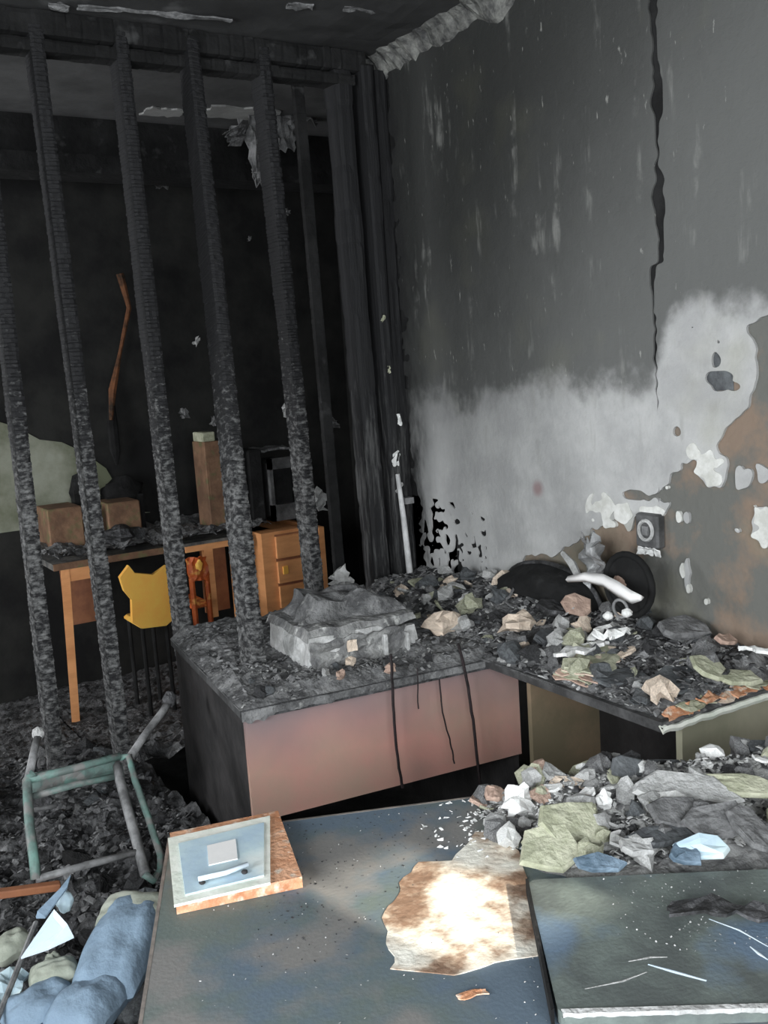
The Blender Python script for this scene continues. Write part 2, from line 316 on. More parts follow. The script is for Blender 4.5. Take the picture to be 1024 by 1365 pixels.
struct('ceiling', M().box(XL - 0.2, XW + 0.2, YF - 0.2, 3.36, ZC, ZC + 0.1).grid(XL, XW, YF, 3.36, 60, 60, lambda x, y: ZC - 0.012 - 0.02 * max(0, fbm(x, y, 2.3, 4))), 'ceiling')
struct('ceiling_far', M().box(XL - 0.2, XF + 0.2, 3.36, YB + 0.2, ZC, ZC + 0.1), 'ceiling_far')
wb = struct('wall_back', M().box(XL, XF + 0.2, YB, YB + 0.2, 0, ZC), 'farwall')
# paler lower part of the far wall where the paint survived (its own coat of plaster)
mb = M(); 
for k in range(30):
    a = XL + (1.75 - XL) * k / 30; b = XL + (1.75 - XL) * (k + 1) / 30
    top = lambda x: max(0.931, 1.50 + 0.10 * math.sin(x * 3.0) - max(0, x - 1.0) * 0.25 - max(0, x - 1.5) * 2.2 + 0.05 * fbm(x, 0, 9))
    mb.add([(a, YB - 0.006, 0.93), (b, YB - 0.006, 0.93), (b, YB - 0.006, top(b)), (a, YB - 0.006, top(a)), (a, YB, top(a)), (b, YB, top(b))], [(0, 1, 2, 3), (3, 2, 5, 4)])
struct('surviving_wall_paint', mb, 'farwall_low', wb)
struct('trim_1', M().box(XL, XF, 4.60, 4.78, 2.62, ZC).box(XL, XF, 4.56, 4.60, 2.62, 2.70), 'black')      # charred beam dropped from the far ceiling

# windows (behind and left of the camera)
def window(name, axis, c, a0, a1, z0, z1, nm=1):
    mb = M(); w = 0.05
    def bx(p, q, s0, s1):
        if axis == 'y': mb.box(p, q, c - 0.12, c - 0.06, s0, s1)
        else: mb.box(c - 0.12, c - 0.06, p, q, s0, s1)
    bx(a0, a0 + w, z0, z1); bx(a1 - w, a1, z0, z1); bx(a0, a1, z0, z0 + w); bx(a0, a1, z1 - w, z1)
    for k in range(1, nm + 1): a = a0 + (a1 - a0) * k / (nm + 1); bx(a - w / 2, a + w / 2, z0, z1)
    return struct(name, mb, 'frame')
window('window_1', 'y', YF, -1.2, 0.7, 0.95, 2.3, 2); window('window_2', 'x', XL, -0.2, 1.5, 0.95, 2.25, 1); window('window_3', 'x', XL, 3.95, 4.65, 1.05, 2.15, 0)

# ragged unseen sheet added in the sun opening to break up the sunbeam
mb = M(); n = 34; cells = set()
for i in range(n):
    for j in range(n):
        x0 = SUN_HOLE[0] + (SUN_HOLE[1] - SUN_HOLE[0]) * i / n; z0 = SUN_HOLE[2] + (SUN_HOLE[3] - SUN_HOLE[2]) * j / n; e = min(i, n - 1 - i, j, n - 1 - j) / n
        if noise.noise(Vector((x0 * 13, z0 * 15, 7.3))) > 0.06 + e * 0.55 or j == n - 1: cells.add((i, j))
live = {(i, n - 1) for i in range(n)}; todo = list(live)          # keep only what still hangs from the top edge
while todo:
    i, j = todo.pop()
    for q in ((i + 1, j), (i - 1, j), (i, j + 1), (i, j - 1)):
        if q in cells and q not in live: live.add(q); todo.append(q)
W = n + 1; used = {}; vs = []; fs = []
def vv(i, j):
    if (i, j) not in used: used[(i, j)] = len(vs); vs.append((SUN_HOLE[0] + (SUN_HOLE[1] - SUN_HOLE[0]) * i / n, YF - 0.1, SUN_HOLE[2] + (SUN_HOLE[3] - SUN_HOLE[2]) * j / n))
    return used[(i, j)]
for i, j in sorted(live): fs.append((vv(i, j), vv(i + 1, j), vv(i + 1, j + 1), vv(i, j + 1)))
mb.add(vs, fs)
if mb.v: tag(obj('torn_sheet', mb, 'black'), 'torn charred sheet left in the small vent window', 'sheet')

# ---- plaster coat of the right wall: real sheets with ragged edges standing 9 mm off the bare wall
def in_poly(px, py, poly):
    ins = np.zeros(px.shape, bool); n = len(poly)
    for i in range(n):
        x0, y0 = poly[i]; x1, y1 = poly[(i + 1) % n]
        c = ((y0 > py) != (y1 > py)) & (px < (x1 - x0) * (py - y0) / (y1 - y0 + 1e-12) + x0); ins ^= c
    return ins
res = 0.008
ys = np.arange(0.6, 3.40, res); zs = np.arange(0.0, ZC, res)
YY, ZZ = np.meshgrid(ys + res / 2, zs + res / 2, indexing='ij')
def nz(scale, seed, sy=1.0, sz=1.0):
    out = np.empty(YY.shape)
    for i in range(YY.shape[0]):
        for j in range(YY.shape[1]): out[i, j] = noise.noise(Vector((YY[i, j] * scale * sy, ZZ[i, j] * scale * sz, seed)))
    return out
na = nz(9, 1.0); nb = nz(34, 5.0); nc = nz(70, 11.0)
def W(*p): return [(q[1], q[2]) for q in p]
peel = W((2.22, 1.465, 1.745), (2.22, 1.627, 1.713), (2.22, 1.675, 1.695), (2.22, 1.673, 1.628), (2.22, 1.656, 1.549), (2.22, 1.72, 1.473), (2.22, 1.778, 1.423), (2.22, 1.841, 1.354), (2.22, 1.912, 1.316), (2.22, 1.952, 1.243), (2.22, 2.058, 1.213), (2.22, 1.934, 1.182), (2.22, 1.978, 1.155), (2.22, 2.09, 1.168), (2.22, 2.123, 1.108), (2.22, 2.273, 1.102), (2.22, 2.367, 1.042), (2.22, 2.442, 0.994), (2.22, 2.642, 0.933), (2.22, 2.714, 0.49), (2.22, 0.91, -0.133))
# warp the polygon test by noise so the edge is ragged
Yw_ = YY + 0.035 * na + 0.018 * nb; Zw_ = ZZ + 0.035 * np.roll(na, 30, 0) + 0.018 * np.roll(nb, 17, 1)
keep = ~in_poly(Yw_, Zw_, peel)
def blob(c, r, k=0.5):   # True inside a ragged spot
    return ((YY - c[1]) / r[0]) ** 2 + ((ZZ - c[2]) / r[1]) ** 2 < 1 + k * (na + nb) * 2
for c, r in (((2.22, 1.865, 1.706), (0.012, 0.012)), ((2.22, 1.785, 1.613), (0.016, 0.02)), ((2.22, 1.776, 1.552), (0.045, 0.03)), ((2.22, 1.736, 1.542), (0.03, 0.012)), ((2.22, 2.095, 1.215), (0.05, 0.016)),
             ((2.22, 1.779, 1.664), (0.008, 0.008)), ((2.22, 1.928, 1.414), (0.02, 0.012)), ((2.22, 2.244, 1.076), (0.02, 0.03))):
    keep &= ~blob(c, r)
for c, r in (((2.22, 1.805, 1.311), (0.055, 0.05)), ((2.22, 1.703, 1.291), (0.03, 0.04)), ((2.22, 1.645, 1.166), (0.04, 0.05)), ((2.22, 1.899, 1.163), (0.015, 0.03)), ((2.22, 1.725, 1.146), (0.028, 0.010)),
             ((2.22, 1.903, 0.983), (0.012, 0.05)), ((2.22, 1.639, 1.305), (0.02, 0.02)), ((2.22, 1.658, 1.329), (0.01, 0.012))):
    keep |= blob(c, r)
# flaked spots low beside the corner
fl = (YY > 2.70) & (ZZ < 1.12 - 0.0 * YY) & (nb + 0.7 * na + 0.6 * nc + 0.5 * (YY - 3.16) + 0.5 * (0.90 - ZZ) > 0.10) & (YY > 2.85)
keep &= ~fl
keep &= ~(blob((0, 3.02, 0.81), (0.055, 0.06), 0.3))
# eaten edge at the corner
keep &= (YY < 3.335 + 0.06 * na + 0.05 * nb - 0.05 * np.clip(1.6 - ZZ, 0, 1))
# seam gap between the two sheets: dark, widest at the top, closed below 1.46
seam_c = 1.975 + 0.012 * nb[:1, :].repeat(YY.shape[0], 0) + (2.0 - 1.975) * (ZZ < 1.9)
gapw = np.clip((ZZ - 1.47) * 0.03, 0, 0.016) * (0.75 + 1.6 * np.clip(nz(7, 9.0, 0.0, 1.0), -0.3, 0.6)) + 0.006 * np.clip(nb, 0, 1) * (ZZ > 1.5)
gap = (np.abs(YY - seam_c) < gapw) & (ZZ > 1.47)
keep &= ~gap
# cornice crumbled off along the top edge
keep &= ZZ < ZC - 0.03 + 0.03 * na
def sheet(mask, d, name, m, parent):
    idx = -np.ones((mask.shape[0] + 1, mask.shape[1] + 1), int); vs = []; fs = []
    ii, jj = np.nonzero(mask)
    def vid(i, j):
        if idx[i, j] < 0:
            idx[i, j] = len(vs); q = noise.noise(Vector((i * 0.11, j * 0.11, 2.0))) * 0.0015; vs.append((XW - d - q, ys[0] + i * res, zs[0] + j * res))
        return idx[i, j]
    for i, j in zip(ii, jj): fs.append((vid(i, j), vid(i, j + 1), vid(i + 1, j + 1), vid(i + 1, j)))
    P = np.pad(mask, 1); n0 = len(vs); back = {}
    def bid(a):
        if a not in back: back[a] = len(vs); v = vs[a]; vs.append((XW - 0.0002, v[1], v[2]))
        return back[a]
    for i, j in zip(ii, jj):
        for di, dj, a, b in ((-1, 0, (i, j), (i, j + 1)), (1, 0, (i + 1, j + 1), (i + 1, j)), (0, -1, (i + 1, j), (i, j)), (0, 1, (i, j + 1), (i + 1, j + 1))):
            if not P[i + 1 + di, j + 1 + dj]: A, B = vid(*a), vid(*b); fs.append((B, A, bid(A), bid(B)))
    # relax the stair-stepped border
    nb_ = {}
    for i, j in zip(ii, jj):
        for di, dj, a, b in ((-1, 0, (i, j), (i, j + 1)), (1, 0, (i + 1, j + 1), (i + 1, j)), (0, -1, (i + 1, j), (i, j)), (0, 1, (i, j + 1), (i + 1, j + 1))):
            if not P[i + 1 + di, j + 1 + dj]: A, B = vid(*a), vid(*b); nb_.setdefault(A, []).append(B); nb_.setdefault(B, []).append(A)
    for it in range(3):
        new = {a: (vs[a][0], 0.4 * vs[a][1] + 0.6 * sum(vs[q][1] for q in l) / len(l), 0.4 * vs[a][2] + 0.6 * sum(vs[q][2] for q in l) / len(l)) for a, l in nb_.items()}
        for a, v in new.items(): vs[a] = v
    for a, q in back.items(): vs[q] = (vs[q][0], vs[a][1], vs[a][2])
    return struct(name, M().add(vs, fs), m, parent)
sheet(keep & (YY >= seam_c), 0.009, 'plaster_sheet', 'plaster', wall_right)
sheet(keep & (YY < seam_c), 0.009, 'plaster_sheet', 'plaster', wall_right)
# brighter freshly broken plaster along the peeled edge, each chip its own thin piece on top
for q, r_ in (((2.22, 2.247, 1.159), (.055, .055)), ((2.22, 2.14, 1.154), (.04, .03)), ((2.22, 2.03, 1.173), (.06, .014)), ((2.22, 1.929, 1.16), (.014, .035)), ((2.22, 1.867, 1.355), (.022, .018)),
              ((2.22, 1.917, 1.004), (.010, .035)), ((2.22, 1.899, 0.952), (.012, .022)), ((2.22, 1.725, 1.146), (.030, .010)), ((2.22, 1.645, 1.166), (.035, .045)), ((2.22, 1.816, 1.308), (.045, .038)), ((2.22, 1.975, 1.246), (.018, .02)), ((2.22, 1.831, 0.927), (.008, .012))):
    sheet(blob(q, r_, 1.0), 0.0115, 'broken_plaster_chip', 'freshpl', wall_right)
# black burnt cavity strip seen through the seam and the eaten corner
struct('burnt_joint', M().box(XW - 0.003, XW, 1.945, 2.03, 1.46, ZC).box(XW - 0.003, XW, 2.82, 3.42, 0.0, 1.12).box(XW - 0.003, XW, 3.05, 3.46, 0, ZC), 'black', wall_right)
struct('sooty_spot', M().box(XW - 0.002, XW, 1.735, 1.88, 1.53, 1.72), 'slate', wall_right)
# crumbled cornice along the top of the wall
mb = M(); rnd = random.Random(3); pr = []
for k in range(70):
    y = 1.6 + 1.85 * k / 69; d = 0.05 + 0.035 * noise.noise(Vector((y * 9, 0, 0))) + 0.03 * noise.noise(Vector((y * 31, 2, 0))); h = 0.07 + 0.05 * noise.noise(Vector((y * 7, 5, 0))) + 0.03 * noise.noise(Vector((y * 27, 7, 0)))
    pr.append([(XW, y, ZC - h - 0.02), (XW - 0.02, y, ZC - h), (XW - d * 0.8, y, ZC - h * 0.45), (XW - d - 0.02, y, ZC - 0.01)])
for k in range(69):
    mb.add(pr[k] + pr[k + 1], [(i, i + 1, i + 5, i + 4) for i in range(3)])
struct('trim_2', mb, 'cornice')

# power socket burnt onto the wall
c = (2.2, 2.031, 1.116)
t = thing('wall_socket', 'burnt grey wall socket on the bare brown patch of wall', 'socket', (2.22, c[1], c[2] - 0.05))
obj('back_box', M().box(2.185, 2.22, c[1] - 0.045, c[1] + 0.045, c[2] - 0.055, c[2] + 0.05, bev=0.006), 'monitor', t)
ring = [(2.183, c[1] + 0.027 * math.cos(a), c[2] + 0.03 * math.sin(a)) for a in np.linspace(0, 2 * PI, 17)]
obj('socket_ring', M().tube(ring, 0.006, 6, cap=False), 'lightgrey', t)
obj('socket_face', M().box(2.178, 2.186, c[1] - 0.012, c[1] + 0.012, c[2] - 0.014, c[2] + 0.014), 'grey', t)
mb = M(); 
for k in range(3): mb.plate(rot((2.195, c[1] - 0.03 + 0.03 * k, c[2] - 0.065), 10, 60, 20 * k), 0.03, 0.025, 0.004, 3, 3, 0.004, 0.004, 0.004, k)
obj('peeled_rim', mb, 'white', t)

# ------------------------------------------------------------------ charred stud partition
part = thing('stud_partition', 'burnt-out partition of charred black timber studs under a top plate', 'partition', (1.4, 3.35, 0))
def char_bar(a, b, w, d, seed, step=0.013, twist=0.0):
    """a charred timber from a to b: blocky alligatored skin, section w x d"""
    a, b = Vector(a), Vector(b); t = (b - a); Ln = t.length; t.normalize()
    ref = Vector((0, 1, 0)) if abs(t.y) < 0.9 else Vector((0, 0, 1))
    dv = (ref - t * ref.dot(t)).normalized(); wv = t.cross(dv).normalized()
    prof = []
    nw, nd = 4, 4
    for i in range(nw): prof.append((-0.5 + i / nw, -0.5))
    for i in range(nd): prof.append((0.5, -0.5 + i / nd))
    for i in range(nw): prof.append((0.5 - i / nw, 0.5))
    for i in range(nd): prof.append((-0.5, 0.5 - i / nd))
    n = len(prof); rnd = random.Random(seed); vs = []; fs = []; s = 0.0; rings = []
    while s < Ln:
        h = step * rnd.uniform(0.7, 1.5); rings += [(s, 0.0), (min(s + h * 0.18, Ln), 1.0), (min(s + h * 0.82, Ln), 1.0)]; s += h
    for q, (s, bulge) in enumerate(rings):
        env = 1 - 0.16 * (0.5 + 0.5 * noise.noise(Vector((s * 3.3, seed, 0)))) ; base = a + t * s
        for k, (pw, pd) in enumerate(prof):
            cell = noise.noise(Vector((q // 3 * 1.37, k * 0.9, seed * 2.3)))
            g = env * (1.0 - (1 - bulge) * 0.045 + bulge * 0.09 * cell); corner = 1 - 0.08 * (abs(pw) + abs(pd) > 0.95)
            vs.append(base + wv * pw * w * g * corner + dv * pd * d * g * corner)
    for q in range(len(rings) - 1):
        for k in range(n): j = (k + 1) % n; fs.append((q * n + k, q * n + j, (q + 1) * n + j, (q + 1) * n + k))
    fs += [tuple(range(n - 1, -1, -1)), tuple((len(rings) - 1) * n + k for k in range(n))]
    return M().add(vs, fs)
def stud(top, bot, w, d, seed): return obj('stud', char_bar(bot, top, w, d, seed), 'stud', part)
P0 = (0.69, 3.35, 2.80)
stud(P0, (0.672, 3.35, 0.26), 0.052, 0.105, 1)
stud((0.872, 3.35, 2.80), (0.905, 3.35, 0.24), 0.052, 0.105, 2)
stud((1.150, 3.35, 2.81), (1.178, 3.35, 0.26), 0.052, 0.105, 3)
stud((1.400, 3.35, 2.81), (1.158, 2.692, 0.775), 0.052, 0.11, 4)
stud((1.672, 3.35, 2.82), (1.748, 3.37, 0.45), 0.052, 0.105, 5)
stud((0.43, 3.35, 2.80), (0.44, 3.35, 0.26), 0.060, 0.12, 12)
obj('top_plate', char_bar((XL, 3.35, 2.80), (2.10, 3.35, 2.815), 0.085, 0.10, 6, 0.05), 'black', part)
obj('top_plate', char_bar((XL, 3.35, 2.735), (2.05, 3.35, 2.745), 0.045, 0.09, 16, 0.05), 'black', part)
# clustered posts at the corner
def post(top, bot, w, d, seed, m='post'): return obj('corner_post', char_bar(bot, top, w, d, seed, 0.16), m, part)
post((2.00, 3.36, 2.82), (2.035, 3.36, 0.5), 0.085, 0.10, 7)
post((2.10, 3.34, 2.80), (2.125, 3.34, 0.5), 0.060, 0.09, 8)
post((2.185, 3.38, 2.80), (2.19, 3.38, 0.5), 0.06, 0.10, 9)
obj('corner_panel', M().box(2.03, 2.215, 3.40, 3.45, 0.0, 2.84), 'black', part)
obj('batten', char_bar((1.90, 3.44, 0.6), (1.87, 3.44, 2.8), 0.05, 0.03, 10, 0.03), 'black', part)
pp = thing('white_conduit', 'narrow chalky white conduit standing in the burnt corner', 'conduit', (2.165, 3.27, 0.73))
obj('pipe', M().tube([(2.138, 3.27, 0.659), (2.132, 3.27, 0.825), (2.119, 3.27, 1.046), (2.103, 3.27, 1.227)], [0.013, 0.014, 0.012, 0.009], 8), 'whitepipe', pp, True)
obj('clip', M().box(2.13, 2.17, 3.262, 3.30, 1.10, 1.125), 'steel', pp)
# torn white and olive flakes stuck up the corner
for k, (a, s) in enumerate([((2.15, 3.3, 1.44), .02), ((2.115, 3.3, 1.647), .014), ((2.121, 3.3, 1.29), .03), ((2.102, 3.3, 1.846), .012), ((2.126, 3.3, 1.167), .02)]):
    mb = M().plate(rot(a, 80, 12 * k, 20 - 9 * k), s, s * 2.2, 0.003, 4, 5, 0.004, 0.01, s * 0.25, k); o = obj('plaster_fragment', mb, ['white', 'olive', 'white', 'olive', 'lightgrey'][k])
    tag(o, 'pale plaster flake clinging to the burnt corner, ' + ('third from the top', 'second from the top', 'larger one just below the middle', 'highest and smallest', 'lowest, right above the white conduit')[k], 'plaster flake')

RA = Matrix.Translation((0.992, 2.401, 0)) @ Matrix.Rotation(math.radians(-7.7), 4, 'Z')
RN = Matrix.Translation((0.566, 1.806, 0)) @ Matrix.Rotation(math.radians(-24.0), 4, 'Z')
# ------------------------------------------------------------------ floor rubble
def rub_h(x, y):
    e = min(1, max(0, (y - 1.0) / 0.6)); far = max(0, (y - 3.6) / 0.8)
    return max(0.02, e * (0.24 + 0.05 * fbm(x, y, 3.1, 1) + 0.03 * fbm(x, y, 11, 2)) * max(0.15, 1 - far * 0.85)) + 0.012 * noise.noise(Vector((x * 40, y * 40, 0)))
mb = M().grid(XL + 0.01, 1.02, 1.0, 5.3, 150, 260, rub_h); tag(obj('rubble_heap', mb, 'rubble'), 'black ash and rubble heaped over the floor on the left', 'rubble', kind='stuff')
mb = M().grid(1.02, XW, 3.5, 5.3, 60, 90, lambda x, y: rub_h(x, y) + 0.01 ); tag(obj('rubble_heap', mb, 'rubble'), 'black rubble over the far room floor under the orange desks', 'rubble', kind='stuff')

def flake_mesh(seed, lx, ly, t, bend, wav):
    """irregular many-sided shard: broken outline, bent and wavy, with thickness"""
    rnd = random.Random(seed); n = rnd.choice((6, 7, 8)); ang = sorted((k + rnd.uniform(-0.3, 0.3)) * 2 * PI / n for k in range(n))
    out = [(lx / 2 * math.cos(a) * rnd.uniform(0.75, 1.15), ly / 2 * math.sin(a) * rnd.uniform(0.75, 1.15)) for a in ang]
    def zz(x, y): return bend * (1 - (2 * x / lx) ** 2) + wav * noise.noise(Vector((x * 30, y * 30, seed)))
    top = [Vector((0, 0, zz(0, 0)))] + [Vector((x * .55, y * .55, zz(x * .55, y * .55))) for x, y in out] + [Vector((x, y, zz(x, y))) for x, y in out]
    N = len(top); vs = top + [p - Vector((0, 0, t)) for p in top]; fs = []
    for k in range(n):
        j = (k + 1) % n
        fs += [(0, 1 + k, 1 + j), (1 + k, 1 + n + k, 1 + n + j, 1 + j), (N, N + 1 + j, N + 1 + k), (N + 1 + k, N + 1 + j, N + 1 + n + j, N + 1 + n + k), (1 + n + k, N + 1 + n + k, N + 1 + n + j, 1 + n + j)]
    return vs, fs
FL = {}
def zone(x, y):
    if x < 1.0 and y > 1.85 and x < 0.98:
        a = ['at the foot of the first stud', 'at the foot of the second stud', 'between the studs and the far desk leg', 'left of the green chair frame', 'inside the green chair frame', 'below the green chair frame', 'beside the dark end of the pink desk', 'beyond the studs by the yellow chair'][0 if (y > 3.0 and y < 3.5 and x < .78) else 1 if (y > 3.0 and y < 3.5) else 7 if y >= 3.5 and x > .8 else 2 if y >= 3.5 else 6 if x > .76 else 3 if x < .42 else 4 if y > 2.45 else 5]; return a
    if x > 1.73 and y > 1.57:
        f = 'front' if x < 1.9 else 'centre' if x < 2.04 else 'back'
        l = 'by the desk corner' if y < 1.85 else 'below the wall socket' if y < 2.15 else 'below the black disc' if y < 2.4 else 'below the black hood' if y < 2.8 else 'near the burnt corner'
        return 'on wall desk %s %s' % (f, l)
    if y > 2.2:
        p = RA.inverted() @ Vector((x, y, 0)); return ['at the front edge', 'before the melted machine', 'behind the melted machine'][0 if p.y < .08 else 1 if p.y < .2 else 2] + (' left' if p.x < .28 else ' centre' if p.x < .56 else ' right') + ' of the pink-fronted desk'
    p = RN.inverted() @ Vector((x, y, 0)); f = 'back edge' if p.y > -.10 else 'middle' if p.y > -.22 else 'front rim'
    l = 'left end' if p.x < .78 else 'left half' if p.x < .95 else 'centre' if p.x < 1.12 else 'right half' if p.x < 1.3 else 'right end'
    return 'at %s %s of near desk rubble' % (f, l)
LOOK = {'char': 'charred black', 'black': 'dead black', 'slate': 'dark slate-grey', 'grey': 'mid-grey', 'lightgrey': 'pale grey', 'white': 'white', 'olive': 'olive-tinted', 'cream': 'cream', 'pinkpl': 'pinkish'}
USED = set()
def group_key(g): return 'shards and lumps in the floor rubble' if 'floor' in g else 'shards and lumps on the wall desk' if 'wall desk' in g else 'lumps on the pink-fronted desk' if 'pink' in g else 'shards and lumps on the near desk'
PAL = {'shards and lumps in the floor rubble': ['char', 'slate', 'grey', 'black'], 'shards and lumps on the wall desk': ['char', 'slate', 'grey', 'lightgrey', 'olive', 'cream'],
       'lumps on the pink-fronted desk': ['grey', 'char', 'slate', 'lightgrey'], 'shards and lumps on the near desk': ['grey', 'lightgrey', 'white', 'slate', 'olive', 'pinkpl', 'char']}
def auto(kind, m, size, x, y):
    s_ = 'small' if size < 0.04 else 'medium' if size < 0.065 else 'large'
    t_ = ('%s %s %s %s' % (s_, LOOK[m], 'flat flake' if kind[0] == 'f' else 'lump', zone(x, y)))
    return t_
def flake(name, kind, m, loc, size, r, group, label, cat):
    """one shard as its own object; alike shards share their mesh"""
    if group:
        opts = [(kind, m)] + [(('l' if kind[0] == 'f' else 'f', kind[1] % 4), m)] + [(kind, q) for q in PAL.get(group_key(group), [])]
        for kd, q in opts:
            label = auto(kd, q, size, loc[0], loc[1])
            if label not in USED: kind, m = kd, q; break
        else: return None
        USED.add(label); group = group_key(group); name = {'f': 'debris_flake', 'l': 'debris_lump'}[kind[0]]
    key = (kind, m)
    if key not in FL:
        if kind[0] == 'f': vs, fs = flake_mesh(kind[1] * 7 + 1, 1, 0.75, (0.05, 0.09, 0.14)[kind[1] % 3], (0.12, 0.0, -0.08)[kind[1] % 3], 0.12)
        else: q = M().lump((0, 0, 0), (0.5, 0.4, 0.32), kind[1] + 3, 0.9, 7, 5); vs, fs = q.v, q.f
        me = bpy.data.meshes.new(name); me.from_pydata([tuple(v) for v in vs], [], fs); me.materials.append(MT[m]); FL[key] = me
    o = bpy.data.objects.new(name, FL[key]); C.objects.link(o); o.location = loc; o.scale = (size, size, size) if not isinstance(size, tuple) else size
    o.rotation_euler = [math.radians(a) for a in r]; return tag(o, label, cat, group)
def crumbs(name, label, m, region, hf, count, smin, smax, seed):
    """uncountable small grit: one mesh of tiny shards"""
    rnd = random.Random(seed); mb = M()
    for k in range(count):
        x, y = region(rnd); s = rnd.uniform(smin, smax) ; z = hf(x, y) + s * 0.15
        q = Matrix.Translation((x, y, z)) @ Matrix.Rotation(rnd.uniform(0, 6.3), 4, 'Z') @ Matrix.Rotation(rnd.uniform(-0.7, 0.7), 4, 'X') @ Matrix.Rotation(rnd.uniform(-0.7, 0.7), 4, 'Y')
        a, b, h = s * rnd.uniform(.5, .9), s * rnd.uniform(.3, .7), s * rnd.uniform(.08, .3)
        vs = [q @ Vector(v) for v in ((-a, -b * .6, 0), (a * .7, -b, 0), (a, b * .5, 0), (-a * .4, b, 0), (-a * .7, -b * .3, h), (a * .6, -b * .6, h), (a * .5, b * .6, h), (-a * .4, b * .5, h))]
        mb.add(vs, [(4, 5, 6, 7), (0, 1, 5, 4), (1, 2, 6, 5), (2, 3, 7, 6), (3, 0, 4, 7)])
    return tag(obj(name, mb, m), label, 'debris', kind='stuff')
def left_region(r):
    return (r.uniform(-0.1, 0.98), r.uniform(1.4, 4.4))
crumbs('ash_crumbs', 'small black crumbs and chips scattered over the left floor rubble', 'char', left_region, rub_h, 4200, 0.008, 0.032, 11)
crumbs('ash_crumbs', 'small grey chips scattered over the left floor rubble', 'grey', left_region, rub_h, 3000, 0.006, 0.026, 12)
rnd = random.Random(21)
for k in range(90):
    x, y = rnd.uniform(0.1, 0.97), rnd.uniform(1.9, 3.9); m = rnd.choice(['char', 'char', 'slate', 'char', 'grey', 'black']); s = rnd.uniform(0.05, 0.13)
    flake('charred_board_piece' if k % 3 else 'charred_lump', ('f', k % 6) if k % 3 else ('l', k % 4), m, (x, y, rub_h(x, y) + s * 0.18), s, (rnd.uniform(-35, 35), rnd.uniform(-35, 35), rnd.uniform(0, 360)),
          'charred pieces in the floor rubble', 'charred black piece lying in the floor rubble left of the pink desk', 'charred debris')

# ------------------------------------------------------------------ overturned green chair frame on the rubble
ch = thing('chair_frame', 'bare green steel chair frame without seat lying tipped on black floor rubble', 'chair', (0.6, 2.5, 0.28))
def pipe(name, pts, r, m='green', flat=1.0): return obj(name, M().tube(pts, r, 8, flat=flat), m, ch, True)
A, B = (0.465, 2.72, 0.588), (0.727, 2.72, 0.586)
A2, B2 = (0.409, 2.44, 0.436), (0.676, 2.44, 0.419)
pipe('side_rail', [(0.487, 2.72, 0.604), A, (0.452, 2.66, 0.57), (0.43, 2.56, 0.518), (0.414, 2.46, 0.471), A2], 0.013)
pipe('top_rail', [A, (0.597, 2.72, 0.586), B], 0.012)
pipe('lower_rail', [(0.465, 2.68, 0.554), (0.583, 2.68, 0.554), (0.706, 2.68, 0.545)], 0.010)
pipe('inner_rail', [(0.457, 2.64, 0.532), (0.518, 2.64, 0.526)], 0.007, 'steel')
pipe('bottom_rail', [A2, (0.545, 2.44, 0.43), A2 and (0.684, 2.44, 0.42)], 0.010, 'steel')
pipe('leg_loop', [(0.727, 2.72, 0.581), (0.753, 2.72, 0.578), (0.743, 2.65, 0.531), (0.738, 2.54, 0.459), (0.728, 2.43, 0.397), (0.712, 2.39, 0.376), (0.68, 2.36, 0.371), (0.662, 2.37, 0.392)], 0.010)
pipe('leg_tube', [(0.712, 2.7, 0.569), (0.701, 2.65, 0.543), (0.689, 2.55, 0.482), (0.676, 2.44, 0.421), (0.665, 2.37, 0.388)], 0.014, 'steel')
pipe('back_leg', [(0.747, 2.72, 0.566), (0.837, 2.8, 0.606), (0.909, 2.86, 0.634), (0.937, 2.88, 0.651)], 0.012, 'steel')
obj('foot_cap', M().lump((0.945, 2.885, 0.662), (0.022, 0.02, 0.026), 2, 0.2), 'char', ch)
pipe('back_leg', [(0.471, 2.72, 0.598), (0.509, 2.8, 0.639), (0.529, 2.84, 0.658)], 0.012, 'steel')
obj('foot_cap', M().lump((0.534, 2.85, 0.667), (0.018, 0.018, 0.02), 3, 0.2), 'lightgrey', ch)
obj('seat_plate', M().plate(rot((0.599, 2.76, 0.549), 68, 4, 2), 0.25, 0.055, 0.004, 8, 3, 0.005, 0.01, 0.006, 4), 'green', ch)

# ------------------------------------------------------------------ desk A: pink modesty panel desk, rotated a little
RA = Matrix.Translation((0.992, 2.401, 0)) @ Matrix.Rotation(math.radians(-7.7), 4, 'Z')
dA = thing('office_desk', 'burnt desk with pinkish front panel and ash-covered top', 'desk', (1.4, 2.8, 0))
obj('desktop', M().box(-0.01, 0.86, -0.012, 0.885, 0.722, 0.748, RA), 'sootytop', dA)
obj('front_panel', M().box(0.0, 0.885, 0.0, 0.018, 0.415, 0.722, RA), 'panel', dA)
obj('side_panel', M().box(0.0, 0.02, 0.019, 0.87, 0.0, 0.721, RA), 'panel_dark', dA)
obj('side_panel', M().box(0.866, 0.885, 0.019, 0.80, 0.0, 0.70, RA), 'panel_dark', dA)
obj('edge_strip', M().box(-0.014, 0.86, -0.016, -0.010, 0.720, 0.749, RA), 'char', dA)
def lay_A(x, y):
    p = RA.inverted() @ Vector((x, y, 0)); e = min(1, max(0, min(p.x + 0.012, p.y + 0.016) / 0.05)); return 0.746 + e * (0.030 + 0.022 * fbm(x, y, 5, 3) + 0.010 * fbm(x, y, 22, 3))
